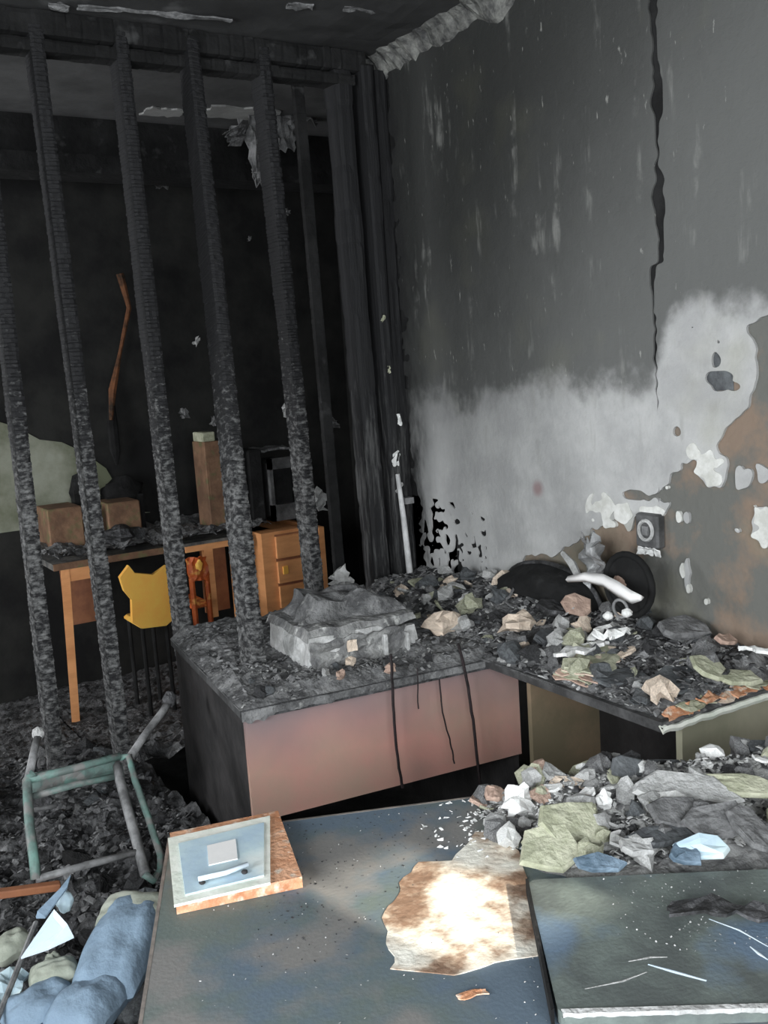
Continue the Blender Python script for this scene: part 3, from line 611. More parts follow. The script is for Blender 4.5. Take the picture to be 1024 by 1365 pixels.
def lay_mesh(Mx, w, d, hf, nx, ny):
    W = nx + 1; vs = []
    for j in range(ny + 1):
        for i in range(nx + 1): p = Mx @ Vector((w[0] + (w[1] - w[0]) * i / nx, d[0] + (d[1] - d[0]) * j / ny, 0)); vs.append((p.x, p.y, hf(p.x, p.y)))
    return M().add(vs, [(j * W + i, j * W + i + 1, (j + 1) * W + i + 1, (j + 1) * W + i) for j in range(ny) for i in range(nx)])
tag(obj('ash_layer', lay_mesh(RA, (-0.012, 0.85), (-0.015, 0.885), lay_A, 70, 70), 'ash'), 'dark grey ash covering the top of the pink-fronted desk', 'ash', kind='stuff')
# soot hanging over the front edge as a ragged skirt
mb = M(); n = 90; vs = []
for i in range(n + 1):
    u = -0.012 + 0.80 * i / n; dd = -0.002 + 0.040 * max(0, 0.30 - u) + 0.012 * noise.noise(Vector((u * 14, 0, 0))) + 0.014 * noise.noise(Vector((u * 50, 1, 0)))
    for (yy, zz) in ((0.0, 0.752), (-0.018, 0.747), (-0.019, 0.728), (-0.0185, 0.740 - dd - 0.012), (-0.010, 0.738 - dd - 0.012)): vs.append(RA @ Vector((u, yy, zz)))
mb.add(vs, [(i * 5 + k, i * 5 + k + 1, (i + 1) * 5 + k + 1, (i + 1) * 5 + k) for i in range(n) for k in range(4)])
obj('soot_fringe', mb, 'ash', dA)
# burnt cables hanging over the front panel
def cable(pts, r, label):
    mb = M(); q = []
    for a, b in zip(pts[:-1], pts[1:]):
        a, b = Vector(a), Vector(b)
        for k in range(6): p = a.lerp(b, k / 6); q.append(p + Vector((noise.noise(p * 30) * 0.003, 0, 0)))
    q.append(Vector(pts[-1])); mb.tube(q, r, 6); return tag(obj('burnt_cable', mb, 'cable'), label, 'cable', 'cables hanging over the pink panel')
cable([(1.417, 2.3, 0.836), (1.408, 2.285, 0.812), (1.404, 2.285, 0.69), (1.407, 2.285, 0.529), (1.418, 2.285, 0.434)], 0.0048, 'leftmost long burnt cable hanging down the pink desk panel')
cable([(1.569, 2.285, 0.73), (1.574, 2.283, 0.625), (1.594, 2.28, 0.538), (1.605, 2.28, 0.457)], 0.0024, 'thin middle wire hanging down the pink desk panel')
cable([(1.644, 2.28, 0.824), (1.637, 2.262, 0.806), (1.654, 2.262, 0.716), (1.672, 2.262, 0.558), (1.683, 2.262, 0.375)], 0.0045, 'rightmost long burnt cable hanging down the pink desk panel')
cable([(1.498, 2.29, 0.78), (1.491, 2.285, 0.657)], 0.002, 'short wire end at the top of the pink desk panel')

# melted grey pile (burnt printer under fallen sheets) on desk A
pl = thing('melted_printer', 'collapsed ash-grey melted machine on the pink-fronted desk', 'printer', (1.55, 2.86, 0.76))
RP = Matrix.Translation((1.455, 2.655, 0.765)) @ Matrix.Rotation(math.radians(-4), 4, 'Z')
def lumpy_box(w, d, h, seed, mtx, amp=0.012, n=16, taper=0.06):
    vs = []; fs = []
    def pt(u, v, wv):
        x, y, z = (u - .5) * w * (1 - taper * wv), (v - .5) * d * (1 - taper * wv), wv * h
        q = Vector((x * 14, y * 14, z * 14 + seed)); return mtx @ Vector((x + amp * noise.noise(q), y + amp * noise.noise(q + Vector((9, 0, 0))), z + amp * noise.noise(q + Vector((0, 9, 0))) - (0.25 * h * max(0, u - .62) / .38 if wv > .4 else 0)))
    mb = M()
    for fn in (lambda a, b: (a, b, 1), lambda a, b: (a, 0, b), lambda a, b: (1, a, b), lambda a, b: (1 - a, 1, b), lambda a, b: (0, 1 - a, b)):
        W = n + 1; mb.add([pt(*fn(i / n, j / n)) for j in range(W) for i in range(W)], [(j * W + i, j * W + i + 1, (j + 1) * W + i + 1, (j + 1) * W + i) for j in range(n) for i in range(n)])
    return mb
obj('lower_body', lumpy_box(0.38, 0.34, 0.100, 1, RP, 0.016), 'lightgrey', pl)
obj('upper_lid', lumpy_box(0.385, 0.335, 0.030, 5, RP @ Matrix.Translation((0, 0.01, 0.094)), 0.016), 'ash_grey', pl)
obj('sagged_cover', lumpy_box(0.37, 0.31, 0.070, 9, RP @ Matrix.Translation((0.02, 0.05, 0.112)), 0.032, taper=0.40), 'ash', pl)
obj('front_drip', M().plate(RP @ rot((-0.02, -0.178, 0.050), 84, 0, 0), 0.33, 0.082, 0.008, 14, 5, 0.0, 0.02, 0.008, 6), 'ash_grey', pl)
obj('tray_rib', M().box(0.055, 0.070, -0.190, -0.16, 0.012, 0.080, RP, 0.003), 'lightgrey', pl); obj('tray_rib', M().box(0.135, 0.147, -0.190, -0.16, 0.006, 0.07, RP, 0.003), 'lightgrey', pl)
obj('cream_label', M().plate(RP @ rot((-0.055, -0.192, 0.068), 84, 0, 0), 0.032, 0.034, 0.002, 3, 3, 0, 0.004, 0.002, 3), 'cream', pl)
obj('blue_blister', M().lump((1.527, 2.62, 0.864), (0.014, 0.014, 0.013), 4, 0.4), 'aqua', pl)
obj('blue_blister', M().lump((1.529, 2.5, 0.802), (0.016, 0.016, 0.014), 6, 0.4), 'aqua', pl)
o = obj('crumpled_paper', M().lump((1.668, 3.02, 0.906), (0.038, 0.03, 0.034), 8, 1.1, 12, 9), 'lightgrey'); tag(o, 'small pale crumpled lump on top of the melted printer', 'paper')

crumbs('ash_crumbs', 'grey crumbs scattered over the pink-fronted desk top', 'grey', lambda r: (lambda p: (p.x, p.y))(RA @ Vector((r.uniform(0, .84), r.uniform(0, .87), 0))), lay_A, 1100, 0.006, 0.02, 31)
crumbs('ash_crumbs', 'pale grit scattered along the front of the pink-fronted desk top', 'ash_grey', lambda r: (lambda p: (p.x, p.y))(RA @ Vector((r.uniform(0, .84), r.uniform(0, .25), 0))), lay_A, 320, 0.004, 0.012, 32)
rnd = random.Random(5)
for k in range(26):
    p = RA @ Vector((rnd.uniform(0.02, 0.84), rnd.uniform(0.0, 0.15) if k % 2 else rnd.uniform(.1, .8), 0)); s = rnd.uniform(0.02, 0.05)
    flake('charred_lump', ('l', k % 4), rnd.choice(['grey', 'char', 'char', 'slate']), (p.x, p.y, lay_A(p.x, p.y) + s * 0.2), s, (rnd.uniform(-30, 30), rnd.uniform(-30, 30), rnd.uniform(0, 360)), 'lumps on the pink-fronted desk', 'small dark lump in the ash on the pink-fronted desk', 'charred debris')
for k, (px, m, lab) in enumerate([(((1.361, 2.439, 0.79)), 'cream', 'peach-coloured chip in front of the melted printer'), (((1.275, 2.347, 0.79)), 'pinkpl', 'orange-brown chip at the front edge before the melted printer'), (((1.252, 2.398, 0.79)), 'lightgrey', 'pale grey chip at the front edge before the melted printer'), (((1.413, 2.3, 0.79)), 'pinkpl', 'pink melted blob where the left cable leaves the desk')]):
    flake('plaster_chip', ('l', k % 4), m, (px[0], px[1], 0.795), (0.045, 0.03, 0.04), (10 * k, 20, 40 * k), None, lab, 'debris')

# ------------------------------------------------------------------ desk B along the right wall
dB = thing('side_desk', 'long burnt desk along the grey wall buried in rubble', 'desk', (1.97, 2.4, 0))
obj('desktop', M().add([(x, y, z) for z in (0.728, 0.754) for x, y in ((1.731, 1.575), (2.215, 1.552), (2.215, 3.33), (1.80, 3.33), (1.80, 2.60), (1.742, 2.30))],
    [(5, 4, 3, 2, 1, 0), (6, 7, 8, 9, 10, 11)] + [(i, (i + 1) % 6, 6 + (i + 1) % 6, 6 + i) for i in range(6)]), 'sootytop', dB)
obj('end_panel', M().box(1.822, 2.21, 1.592, 1.612, 0.0, 0.727), 'beige', dB)
obj('end_panel', M().box(1.90, 2.21, 2.262, 2.28, 0.0, 0.727), 'brown_panel', dB)
obj('back_panel', M().box(2.19, 2.212, 1.613, 2.261, 0.25, 0.727), 'panel_dark', dB)
mb = M(); vs = []
for i in range(41):
    u = i / 40; x = 1.727 + (2.215 - 1.727) * u; y = 1.572 - 0.022 * u; w = 0.006 * noise.noise(Vector((u * 13, 0, 0))); 
    vs += [(x, y - 0.004, 0.744 + w), (x, y - 0.008, 0.736 + w), (x, y - 0.004, 0.727 + w), (x, y + 0.01, 0.745 + w)]
mb.add(vs, [(i * 4 + k, i * 4 + (k + 1) % 4, i * 4 + 4 + (k + 1) % 4, i * 4 + 4 + k) for i in range(40) for k in range(4)]); obj('edge_band', mb, 'creamborder', dB)
for k in range(7):
    u = 0.16 + 0.12 * k; obj('split_veneer', M().plate(rot((1.727 + 0.488 * u, 1.585 - 0.02 * u, 0.765 + 0.004 * (k % 3)), 16, 3 * (k % 3) - 3, -4 + 5 * (k % 3)), 0.10, 0.035, 0.004, 7, 3, 0.002, 0.008, 0.006, k + 3), ('wornorange', 'olive', 'wornorange', 'cream')[k % 4], dB)
def lay_B(x, y):
    wx = 1.742 if y < 2.35 else 1.742 + (y - 2.35) * 0.2
    e = min(1, max(0, min(x - wx + 0.005, y - 1.555, 3.36 - y) / 0.07)); back = max(0, min(1, (x - 1.75) / 0.42))
    return 0.750 + e * (0.024 + 0.075 * back * (0.6 + 0.6 * math.exp(-((y - 2.55) / 0.5) ** 2)) + 0.022 * fbm(x, y, 6, 7) + 0.010 * fbm(x, y, 24, 7))
mb = M(); nx, ny = 40, 130; vs = []
for j in range(ny + 1):
    y = 1.56 + (3.34 - 1.56) * j / ny; xa = 1.735 if y < 2.35 else min(1.80, 1.735 + (y - 2.35) * 0.25)
    for i in range(nx + 1): x = xa + (2.208 - xa) * i / nx; vs.append((x, y, lay_B(x, y)))
mb.add(vs, [(j * (nx + 1) + i, j * (nx + 1) + i + 1, (j + 1) * (nx + 1) + i + 1, (j + 1) * (nx + 1) + i) for j in range(ny) for i in range(nx)])
tag(obj('ash_layer', mb, 'ash'), 'dark ash and grit covering the desk along the grey wall', 'ash', kind='stuff')
rB = lambda r: (r.uniform(1.75, 2.19), r.uniform(1.58, 3.3))
crumbs('ash_crumbs', 'small black crumbs scattered over the desk along the grey wall', 'char', rB, lay_B, 1300, 0.007, 0.024, 41)
crumbs('ash_crumbs', 'pale grit scattered over the desk along the grey wall', 'lightgrey', rB, lay_B, 1100, 0.004, 0.016, 42)
crumbs('ash_crumbs', 'mid-grey scraps scattered over the desk along the grey wall', 'grey', rB, lay_B, 1300, 0.008, 0.026, 43)
rnd = random.Random(77)
for k in range(190):
    x, y = rnd.uniform(1.76, 2.18), rnd.uniform(1.60, 3.2); s = rnd.uniform(0.03, 0.10)
    m = rnd.choice(['char', 'slate', 'grey', 'grey', 'lightgrey', 'lightgrey', 'lightgrey', 'olive', 'slate', 'cream'])
    names = {'char': ('charred_fragment', 'black charred fragment in the rubble on the desk along the wall', 'black fragments on the wall desk'), 'slate': ('burnt_paper_flake', 'dark slate-grey burnt flake on the desk along the wall', 'slate flakes on the wall desk'),
             'grey': ('burnt_paper_flake', 'mid-grey burnt flake in the rubble on the desk along the wall', 'grey flakes on the wall desk'), 'lightgrey': ('plaster_chip', 'pale grey plaster chip on the desk along the wall', 'pale chips on the wall desk'),
             'olive': ('plaster_chip', 'olive-tinted plaster chip on the desk along the wall', 'olive chips on the wall desk'), 'cream': ('plaster_chip', 'cream plaster chip on the desk along the wall', 'cream chips on the wall desk')}[m]
    flake(names[0], ('f', k % 6) if k % 4 else ('l', k % 4), m, (x, y, lay_B(x, y) + s * 0.2), s, (rnd.uniform(-10, 45), rnd.uniform(-28, 28), rnd.uniform(0, 360)), names[2], names[1], 'debris')

def shard(name, m, loc, r, size, t, label, cat, seed=1):
    rnd = random.Random(seed); n = rnd.choice((7, 8, 9)); ang = [(k + rnd.uniform(-0.35, 0.35)) * 2 * PI / n for k in range(n)]; q = rot(loc, *r); out = []
    for a in ang:
        c_, s_ = math.cos(a), math.sin(a); k = 1 / max(abs(c_), abs(s_)) ** 0.6 * rnd.uniform(0.82, 1.1); out.append((size[0] / 2 * c_ * k, size[1] / 2 * s_ * k))
    def zz(x, y): return 0.004 * noise.noise(Vector((x * 22, y * 22, seed))) - 0.3 * t * (rnd.random())
    rings = []
    for f, zo in ((0.0, 0), (0.5, 0), (0.93, 0), (1.0, -0.3 * t), (1.03, -0.75 * t), (0.97, -t), (0.0, -t)):
        rings.append([q @ Vector((x * f, y * f, zz(x, y) + zo)) for x, y in out] if f else [q @ Vector((0, 0, zo))])
    vs = []; idx = []
    for rr in rings: idx.append(len(vs)); vs += rr
    fs = [(0, idx[1] + k, idx[1] + (k + 1) % n) for k in range(n)]
    for i in range(1, 5): fs += [(idx[i] + k, idx[i + 1] + k, idx[i + 1] + (k + 1) % n, idx[i] + (k + 1) % n) for k in range(n)]
    fs += [(idx[6], idx[5] + (k + 1) % n, idx[5] + k) for k in range(n)]
    return tag(obj(name, M().add(vs, fs), m), label, cat)
def slabby(name, m, loc, r, size, t, label, cat, seed=1, bend=0.0, wav=0.01, rag=0.006, n=(8, 6), smooth=False):
    return tag(obj(name, M().plate(rot(loc, *r), size[0], size[1], t, n[0], n[1], bend, wav, rag, seed), m, smooth=smooth), label, cat)
c = (1.768, 2.524, 0.83)
tag(obj('plaster_block', M().lump((c[0], c[1], 0.815), (0.075, 0.05, 0.035), 3, 0.7, 9, 6), 'cream'), 'pinkish-cream plaster block at the left end of the wall desk', 'plaster')
c = (1.896, 2.299, 0.83); tag(obj('plaster_block', M().lump((c[0], c[1], 0.832), (0.065, 0.045, 0.028), 5, 0.8, 9, 6), 'cream'), 'cream plaster block in the middle of the wall desk rubble', 'plaster')
c = (2.082, 2.231, 0.86); shard('plaster_slab', 'pinkpl', (c[0], c[1], 0.875), (34, -14, -7.5), (0.09, 0.10), 0.012, 'grey and pink upright slab below the white curved strip', 'plaster', 4)
c = (1.98, 2.695, 0.83); slabby('plastic_strip', 'white', (c[0], c[1], 0.84), (5, 0, 38), (0.075, 0.02), 0.010, 'short white stick at the left end of the wall desk', 'strip', 5, n=(6, 3))
c = (2.083, 2.53, 0.86); slabby('plastic_strip', 'lightgrey', (c[0], c[1], 0.872), (5, 0, 30), (0.055, 0.022), 0.010, 'pale grey short strip below the black melted hood', 'strip', 6, n=(6, 3))
# black melted hood against the wall
hd = thing('melted_hood', 'black melted dome-shaped shell leaning on the grey wall', 'plastic shell', (2.08, 2.55, 0.80))
ax = (2.12, 2.46, 0.865); mb = M(); vs = []; n1, n2 = 24, 12
for i in range(n1 + 1):
    a = PI * i / n1
    for j in range(n2 + 1):
        b = PI / 2 * j / n2; k = 1 + 0.10 * noise.noise(Vector((a * 2, b * 2, 1))) + 0.05 * noise.noise(Vector((a * 7, b * 5, 4)))
        vs.append((2.19 - 0.13 * math.sin(b) * k, ax[1] - 0.25 * math.cos(a) * (1 - 0.35 * (j / n2) ** 2) * k, 0.79 + 0.165 * math.sin(a) ** 0.7 * (1 - 0.55 * (j / n2) ** 1.5) * k))
mb.add(vs, [(i * (n2 + 1) + j, i * (n2 + 1) + j + 1, (i + 1) * (n2 + 1) + j + 1, (i + 1) * (n2 + 1) + j) for i in range(n1) for j in range(n2)])
obj('shell', mb, 'black', hd, True)
obj('rim', M().tube([(2.17, ax[1] - 0.25 * math.cos(a), 0.79 + 0.168 * math.sin(a) ** 0.7) for a in np.linspace(0.1, PI - 0.1, 16)], 0.008, 6), 'char', hd)
# black ring (fan or headphone shell) further right
rg = thing('melted_disc', 'black round melted disc standing against the brown bare wall', 'disc', (2.1, 2.1, 0.82))
cc = (2.08, 2.014, 0.968); C0 = Vector(cc)
def disc_pts(r, x, a0=0, a1=2 * PI, n=24): return [(x, C0.y + r * math.cos(a), C0.z + r * math.sin(a)) for a in np.linspace(a0, a1, n)]
mb = M(); vs = [(2.065, C0.y, C0.z)] + [(2.065 + 0.022 * k / 3, C0.y + 0.09 * k / 3 * math.cos(a), C0.z + 0.09 * k / 3 * math.sin(a)) for k in (1, 2, 3) for a in np.linspace(0, 2 * PI, 24, endpoint=False)]
fs = [(0, 1 + i, 1 + (i + 1) % 24) for i in range(24)] + [(1 + k * 24 + i, 25 + k * 24 + i, 25 + k * 24 + (i + 1) % 24, 1 + k * 24 + (i + 1) % 24) for k in (0, 1) for i in range(24)]
obj('disc', mb.add(vs, fs), 'black', rg, True); obj('rim', M().tube(disc_pts(0.092, 2.087), 0.010, 7, cap=False), 'black', rg, True)
obj('rust_spot', M().lump((2.066, C0.y + 0.02, C0.z + 0.0), (0.01, 0.03, 0.022), 4, 0.5), 'pinkpl', rg)
obj('small_ring', M().tube([(2.02 , C0.y - 0.03 + 0.028 * math.cos(a), C0.z - 0.055 + 0.026 * math.sin(a)) for a in np.linspace(0, 2 * PI, 16)], 0.005, 6, cap=False), 'steel', rg, True)
# white curved strip
mb = M(); pts = [(2.03, 2.214, 0.964), (2.02, 2.127, 0.986), (2.01, 2.038, 0.99), (1.99, 1.959, 0.979), (1.98, 1.901, 0.968), (1.98, 1.865, 0.972)]; vs = []
hw = [0.010, 0.015, 0.020, 0.024, 0.020, 0.008]
for p, h in zip(pts, hw): vs += [(p[0], p[1], p[2] + h), (p[0] - 0.010, p[1], p[2]), (p[0], p[1], p[2] - h), (p[0] + 0.012, p[1], p[2])]
mb.add(vs, [(i * 4 + k, i * 4 + (k + 1) % 4, i * 4 + 4 + (k + 1) % 4, i * 4 + 4 + k) for i in range(5) for k in range(4)] + [(3, 2, 1, 0), (20, 21, 22, 23)])
tag(obj('curved_strip', mb, 'clean_white', smooth=True), 'bright white curved plastic strip in front of the black disc', 'plastic strip')
# translucent crumpled sheet + white slanting strip
c = (2.12, 2.196, 1.017); slabby('crumpled_sheet', 'clear', (2.12, c[1], c[2] - 0.01), (78, 8, 62), (0.17, 0.16), 0.003, 'grey crumpled plastic sheet standing up against the bare wall', 'plastic sheet', 9, 0.02, 0.05, 0.02, (14, 12))
mb = M().tube([(2.1, 2.311, 1.025), (2.09, 2.256, 0.997), (2.08, 2.217, 0.96)], [0.008, 0.013, 0.011], 6); tag(obj('slanting_strip', mb, 'lightgrey'), 'pale strip slanting down beside the black melted hood', 'strip')
for k, (q, s) in enumerate([(((1.96, 1.901, 0.926)), 0.016), (((1.96, 1.974, 0.904)), 0.015)]):
    tag(obj('plaster_lump', M().lump(q, (s, s, s * 0.8), k + 3, 0.3), 'white', smooth=True), ['small white lump just below the black disc', 'small white lump just left of the one below the black disc'][k], 'plaster')
c = (2.017, 2.007, 0.83); slabby('white_sheet', 'white', (c[0], c[1], 0.835), (-10, 8, 15), (0.16, 0.085), 0.006, 'bright white torn sheet in the middle of the wall desk', 'sheet', 12, 0.01, 0.03, 0.02, (10, 6))
c = (1.88, 2.003, 0.81); slabby('pale_board', 'white', (c[0], c[1], 0.822), (-8, 4, 12), (0.20, 0.055), 0.010, 'long pale cream board piece near the front of the wall desk', 'board', 13, 0.0, 0.02, 0.012, (10, 4))
c = (1.854, 1.934, 0.8); 
pk = thing('paper_stack', 'scorched stack of brown-edged papers at the wall desk front', 'papers', (c[0], c[1], 0.775))
for k in range(5): obj('paper_sheet', M().plate(rot((c[0] + 0.004 * k, c[1] + 0.004 * (k % 2), 0.780 + 0.007 * k), 3, -3, 10 + 4 * k), 0.22, 0.12, 0.004, 9, 6, 0.0, 0.012, 0.010, k + 2), ['pinkpl', 'olive', 'pinkpl', 'cream', 'olive'][k], pk)
c = (1.904, 1.671, 0.8); shard('burnt_tile', 'slate', (c[0], c[1], 0.806), (12, 4, -24), (0.17, 0.14), 0.012, 'large flat dark tile near the front corner of the wall desk', 'tile', 21)
c = (1.848, 1.815, 0.78); shard('burnt_tile', 'slate', (c[0], c[1], 0.792), (10, 0, -15), (0.15, 0.10), 0.012, 'dark tile on the front edge left of the largest dark tile', 'tile', 22)
c = (1.977, 1.628, 0.82); shard('plaster_slab', 'olive', (c[0], c[1], 0.835), (24, 10, -10), (0.10, 0.11), 0.012, 'olive plaster slab tilted at the right of the wall desk', 'plaster', 23)
c = (2.016, 1.572, 0.8); shard('plaster_slab', 'olive', (c[0], c[1], 0.812), (14, 6, -25), (0.12, 0.07), 0.012, 'flat olive slab at the right end of the wall desk', 'plaster', 26)
c = (2.131, 1.697, 0.85); shard('plaster_slab', 'pinkpl', (c[0], c[1], 0.862), (20, 10, 0), (0.07, 0.05), 0.012, 'pinkish-white slab at the back right of the wall desk', 'plaster', 24)
c = (2.099, 1.582, 0.85); slabby('plastic_strip', 'white', (c[0], c[1], 0.862), (0, 10, -30), (0.09, 0.018), 0.008, 'white strip at the far right end of the wall desk', 'strip', 25, n=(6, 3))
c = (2.126, 1.835, 0.86); shard('burnt_book', 'grey', (c[0], c[1], 0.875), (18, 5, -22.5), (0.15, 0.10), 0.022, 'grey burnt book at the wall behind the olive slabs', 'book', 27)
c = (2.05, 2.294, 0.86); shard('burnt_book', 'char', (c[0], c[1], 0.865), (18, 5, -2.5), (0.12, 0.10), 0.022, 'black burnt book below the melted hood', 'book', 28)
c = (1.907, 2.163, 0.8); shard('burnt_book', 'slate', (c[0], c[1], 0.825), (11, 5, -12.5), (0.10, 0.08), 0.02, 'dark burnt book left of the white torn sheet', 'book', 29)

# ------------------------------------------------------------------ near desk
RN = Matrix.Translation((0.566, 1.806, 0)) @ Matrix.Rotation(math.radians(-24.0), 4, 'Z')      # local y runs away from the viewer
dN = thing('near_desk', 'near desk with dusty blue-grey top and worn sunlit patch', 'desk', (1.1, 1.2, 0))
obj('desktop', M().box(0, 1.55, -0.84, 0, 0.722, 0.75, RN), 'neartop', dN)
obj('edge_strip', M().box(-0.006, 0, -0.84, 0.0, 0.720, 0.7505, RN), 'nearside', dN)
obj('edge_strip', M().box(0, 1.55, 0.0, 0.006, 0.720, 0.7505, RN), 'nearside', dN)
obj('side_panel', M().box(0.02, 0.045, -0.80, -0.02, 0, 0.721, RN), 'panel_dark', dN)
obj('side_panel', M().box(1.50, 1.525, -0.80, -0.02, 0, 0.721, RN), 'panel_dark', dN)
obj('modesty_panel', M().box(0.046, 1.499, -0.06, -0.04, 0.25, 0.721, RN), 'panel_dark', dN)
# pale patch painted in the outline of the sun pool on the desktop
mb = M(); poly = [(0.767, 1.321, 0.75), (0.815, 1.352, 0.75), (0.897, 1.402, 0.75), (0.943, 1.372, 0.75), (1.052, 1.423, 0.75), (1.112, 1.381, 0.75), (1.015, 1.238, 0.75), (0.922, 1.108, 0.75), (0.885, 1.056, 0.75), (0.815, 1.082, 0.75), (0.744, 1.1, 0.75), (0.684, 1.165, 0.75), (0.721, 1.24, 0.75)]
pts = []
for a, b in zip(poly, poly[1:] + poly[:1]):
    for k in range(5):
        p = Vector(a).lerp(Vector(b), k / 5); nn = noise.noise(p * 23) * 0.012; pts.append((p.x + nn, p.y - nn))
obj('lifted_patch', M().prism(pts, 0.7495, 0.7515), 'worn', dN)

bk = thing('mounted_board', 'pale aqua plate on an orange worn board at the near desk corner', 'board', (0.622, 1.627, 0.75))
def quad_prism(pts, z0, z1): return M().prism([(p[0], p[1]) for p in pts], z0, z1)
q = [(0.473, 1.521, 0.75), (0.685, 1.461, 0.75), (0.768, 1.726, 0.75), (0.556, 1.779, 0.75)]
obj('base_board', quad_prism(q, 0.751, 0.772), 'wornorange', bk)
q = [(0.466, 1.509, 0.777), (0.628, 1.471, 0.777), (0.741, 1.707, 0.777), (0.542, 1.75, 0.777)]
obj('plate_rim', quad_prism(q, 0.772, 0.777), 'creamborder', bk)
q = [(0.492, 1.524, 0.78), (0.628, 1.496, 0.78), (0.716, 1.682, 0.78), (0.549, 1.71, 0.78)]
obj('aqua_plate', quad_prism(q, 0.777, 0.780), 'aqua', bk)
q = [(0.562, 1.59, 0.782), (0.614, 1.578, 0.782), (0.642, 1.651, 0.782), (0.588, 1.662, 0.782)]
obj('white_label', quad_prism(q, 0.780, 0.782), 'clean_white', bk)
hb = obj('handle_bar', M().tube([(0.523, 1.54, 0.79), (0.569, 1.529, 0.79), (0.614, 1.532, 0.79)], 0.0045, 8), 'paper', bk, True)
obj('screw', M().lump((0.529, 1.538, 0.783), (0.006, 0.006, 0.004), 1, 0.1), 'panel_dark', bk); obj('screw', M().lump((0.603, 1.523, 0.783), (0.006, 0.006, 0.004), 1, 0.1), 'panel_dark', bk)

# big slab at the lower right
sl = thing('sooty_board', 'large sooty grey-green board lying at the right of the near desk', 'board', (1.1, 0.95, 0.75))
q0, q1, q2, q3 = Vector((0.983, 1.201, 0.775)), Vector((0.789, 0.911, 0.775)), Vector((1.031, 0.745, 0.775)), Vector((1.498, 0.851, 0.775))
def rounded(pts, r, n=5):
    out = []
    for i, p in enumerate(pts):
        a = (pts[i - 1] - p).normalized(); b = (pts[(i + 1) % len(pts)] - p).normalized()
        for k in range(n + 1): t = k / n; out.append(tuple((p + a * r * (1 - t) ** 2 + b * r * t ** 2).xy))
    return out
obj('board_body', M().prism(rounded([q0, q1, q2, q3], 0.022), 0.753, 0.774), 'slab', sl)
ea, eb = q0 + Vector((-0.0035, 0.001, 0)), q1 + Vector((-0.0035, 0.012, 0)); dv_ = Vector((0.006, 0.0, 0)); obj('burnt_edge', M().add([(ea.x, ea.y, 0.751), (eb.x, eb.y, 0.751), (eb.x + .006, eb.y, 0.751), (ea.x + .006, ea.y, 0.751), (ea.x, ea.y, 0.776), (eb.x, eb.y, 0.776), (eb.x + .006, eb.y, 0.776), (ea.x + .006, ea.y, 0.776)], [(3, 2, 1, 0), (4, 5, 6, 7), (0, 1, 5, 4), (1, 2, 6, 5), (2, 3, 7, 6), (3, 0, 4, 7)]), 'black', sl)  # black strip standing in for the shadow line along the board's left side
mb = M(); vs = []
for i in range(51):
    t = i / 50; p = (q1 + Vector((0.006, 0.0, 0))).lerp(q2, t); w = 0.003 * noise.noise(Vector((t * 20, 0, 0))); nrm = Vector((-0.45, -0.9, 0)).normalized()
    for a, b in ((0.006, 0.7765), (-0.003, 0.776 + w * 0.5), (-0.004, 0.770 + w), (0.004, 0.766 + w)): v = p - nrm * a * 1.0; vs.append((v.x, v.y, b))
mb.add(vs, [(i * 4 + k, i * 4 + (k + 1) % 4, i * 4 + 4 + (k + 1) % 4, i * 4 + 4 + k) for i in range(50) for k in range(4)]); obj('chipped_edge', mb, 'lightgrey', sl)
def scratch(pts, r, m='paper'):
    mb = M().tube([(p[0], p[1], 0.7742) for p in pts], r, 5, flat=0.35); return obj('scratch', mb, m, sl)
scratch([(0.965, 0.915, 0.774), (0.981, 0.88, 0.774), (1, 0.84, 0.774)], [0.0015, 0.0035, 0.002])
scratch([(0.948, 0.937, 0.774), (0.981, 0.924, 0.774), (1, 0.91, 0.774)], [0.001, 0.0025, 0.001], 'lightgrey')
scratch([(1.113, 0.854, 0.774), (1.108, 0.835, 0.774), (1.106, 0.818, 0.774)], [0.001, 0.003, 0.001])
scratch([(1.124, 0.937, 0.774), (1.135, 0.89, 0.774), (1.133, 0.838, 0.774)], [0.001, 0.0022, 0.001])
scratch([(0.855, 0.93, 0.774), (0.908, 0.91, 0.774), (0.95, 0.904, 0.774)], [0.001, 0.002, 0.001], 'lightgrey')
slabby('dark_strip', 'char', (((1.142, 0.924, 0.785))), (4, 4, -42), (0.16, 0.035), 0.006, 'dark curled strip lying across the sooty board', 'strip', 3, 0.012, 0.01, 0.006, (10, 3))

# rubble along the back right of the near desk
def lay_N(x, y):
    p = RN.inverted() @ Vector((x, y, 0)); e = max(0, min(1, (p.x - 0.70 + 0.25 * fbm(x, y, 3, 5) * 0.4) / 0.10)) * max(0, min(1, (0.01 - p.y) / 0.03)) * max(0, min(1, (p.y + 0.42 + 0.15 * max(0, .95 - p.x)) / 0.06))
    return 0.748 + e * (0.022 + 0.018 * fbm(x, y, 7, 5) + 0.008 * fbm(x, y, 25, 5) + 0.03 * math.exp(-((p.y + 0.10) / 0.08) ** 2))
tag(obj('ash_layer', lay_mesh(RN, (0.55, 1.54), (-0.43, 0.0), lay_N, 100, 50), 'ash_grey'), 'grey ash and grit heaped along the back of the near desk', 'ash', kind='stuff')
def rN(r):
    while True:
        a, b = r.uniform(0.62, 1.5), r.uniform(-0.40, -0.005)
        if b > -0.36 + max(0, 0.75 - a) * 1.2: break
    p = RN @ Vector((a, b, 0)); return p.x, p.y
crumbs('ash_crumbs', 'white and pale crumbs scattered over the near desk rubble', 'lightgrey', rN, lay_N, 2400, 0.004, 0.015, 51)
crumbs('ash_crumbs', 'dark crumbs scattered over the near desk rubble', 'char', rN, lay_N, 800, 0.004, 0.014, 52)
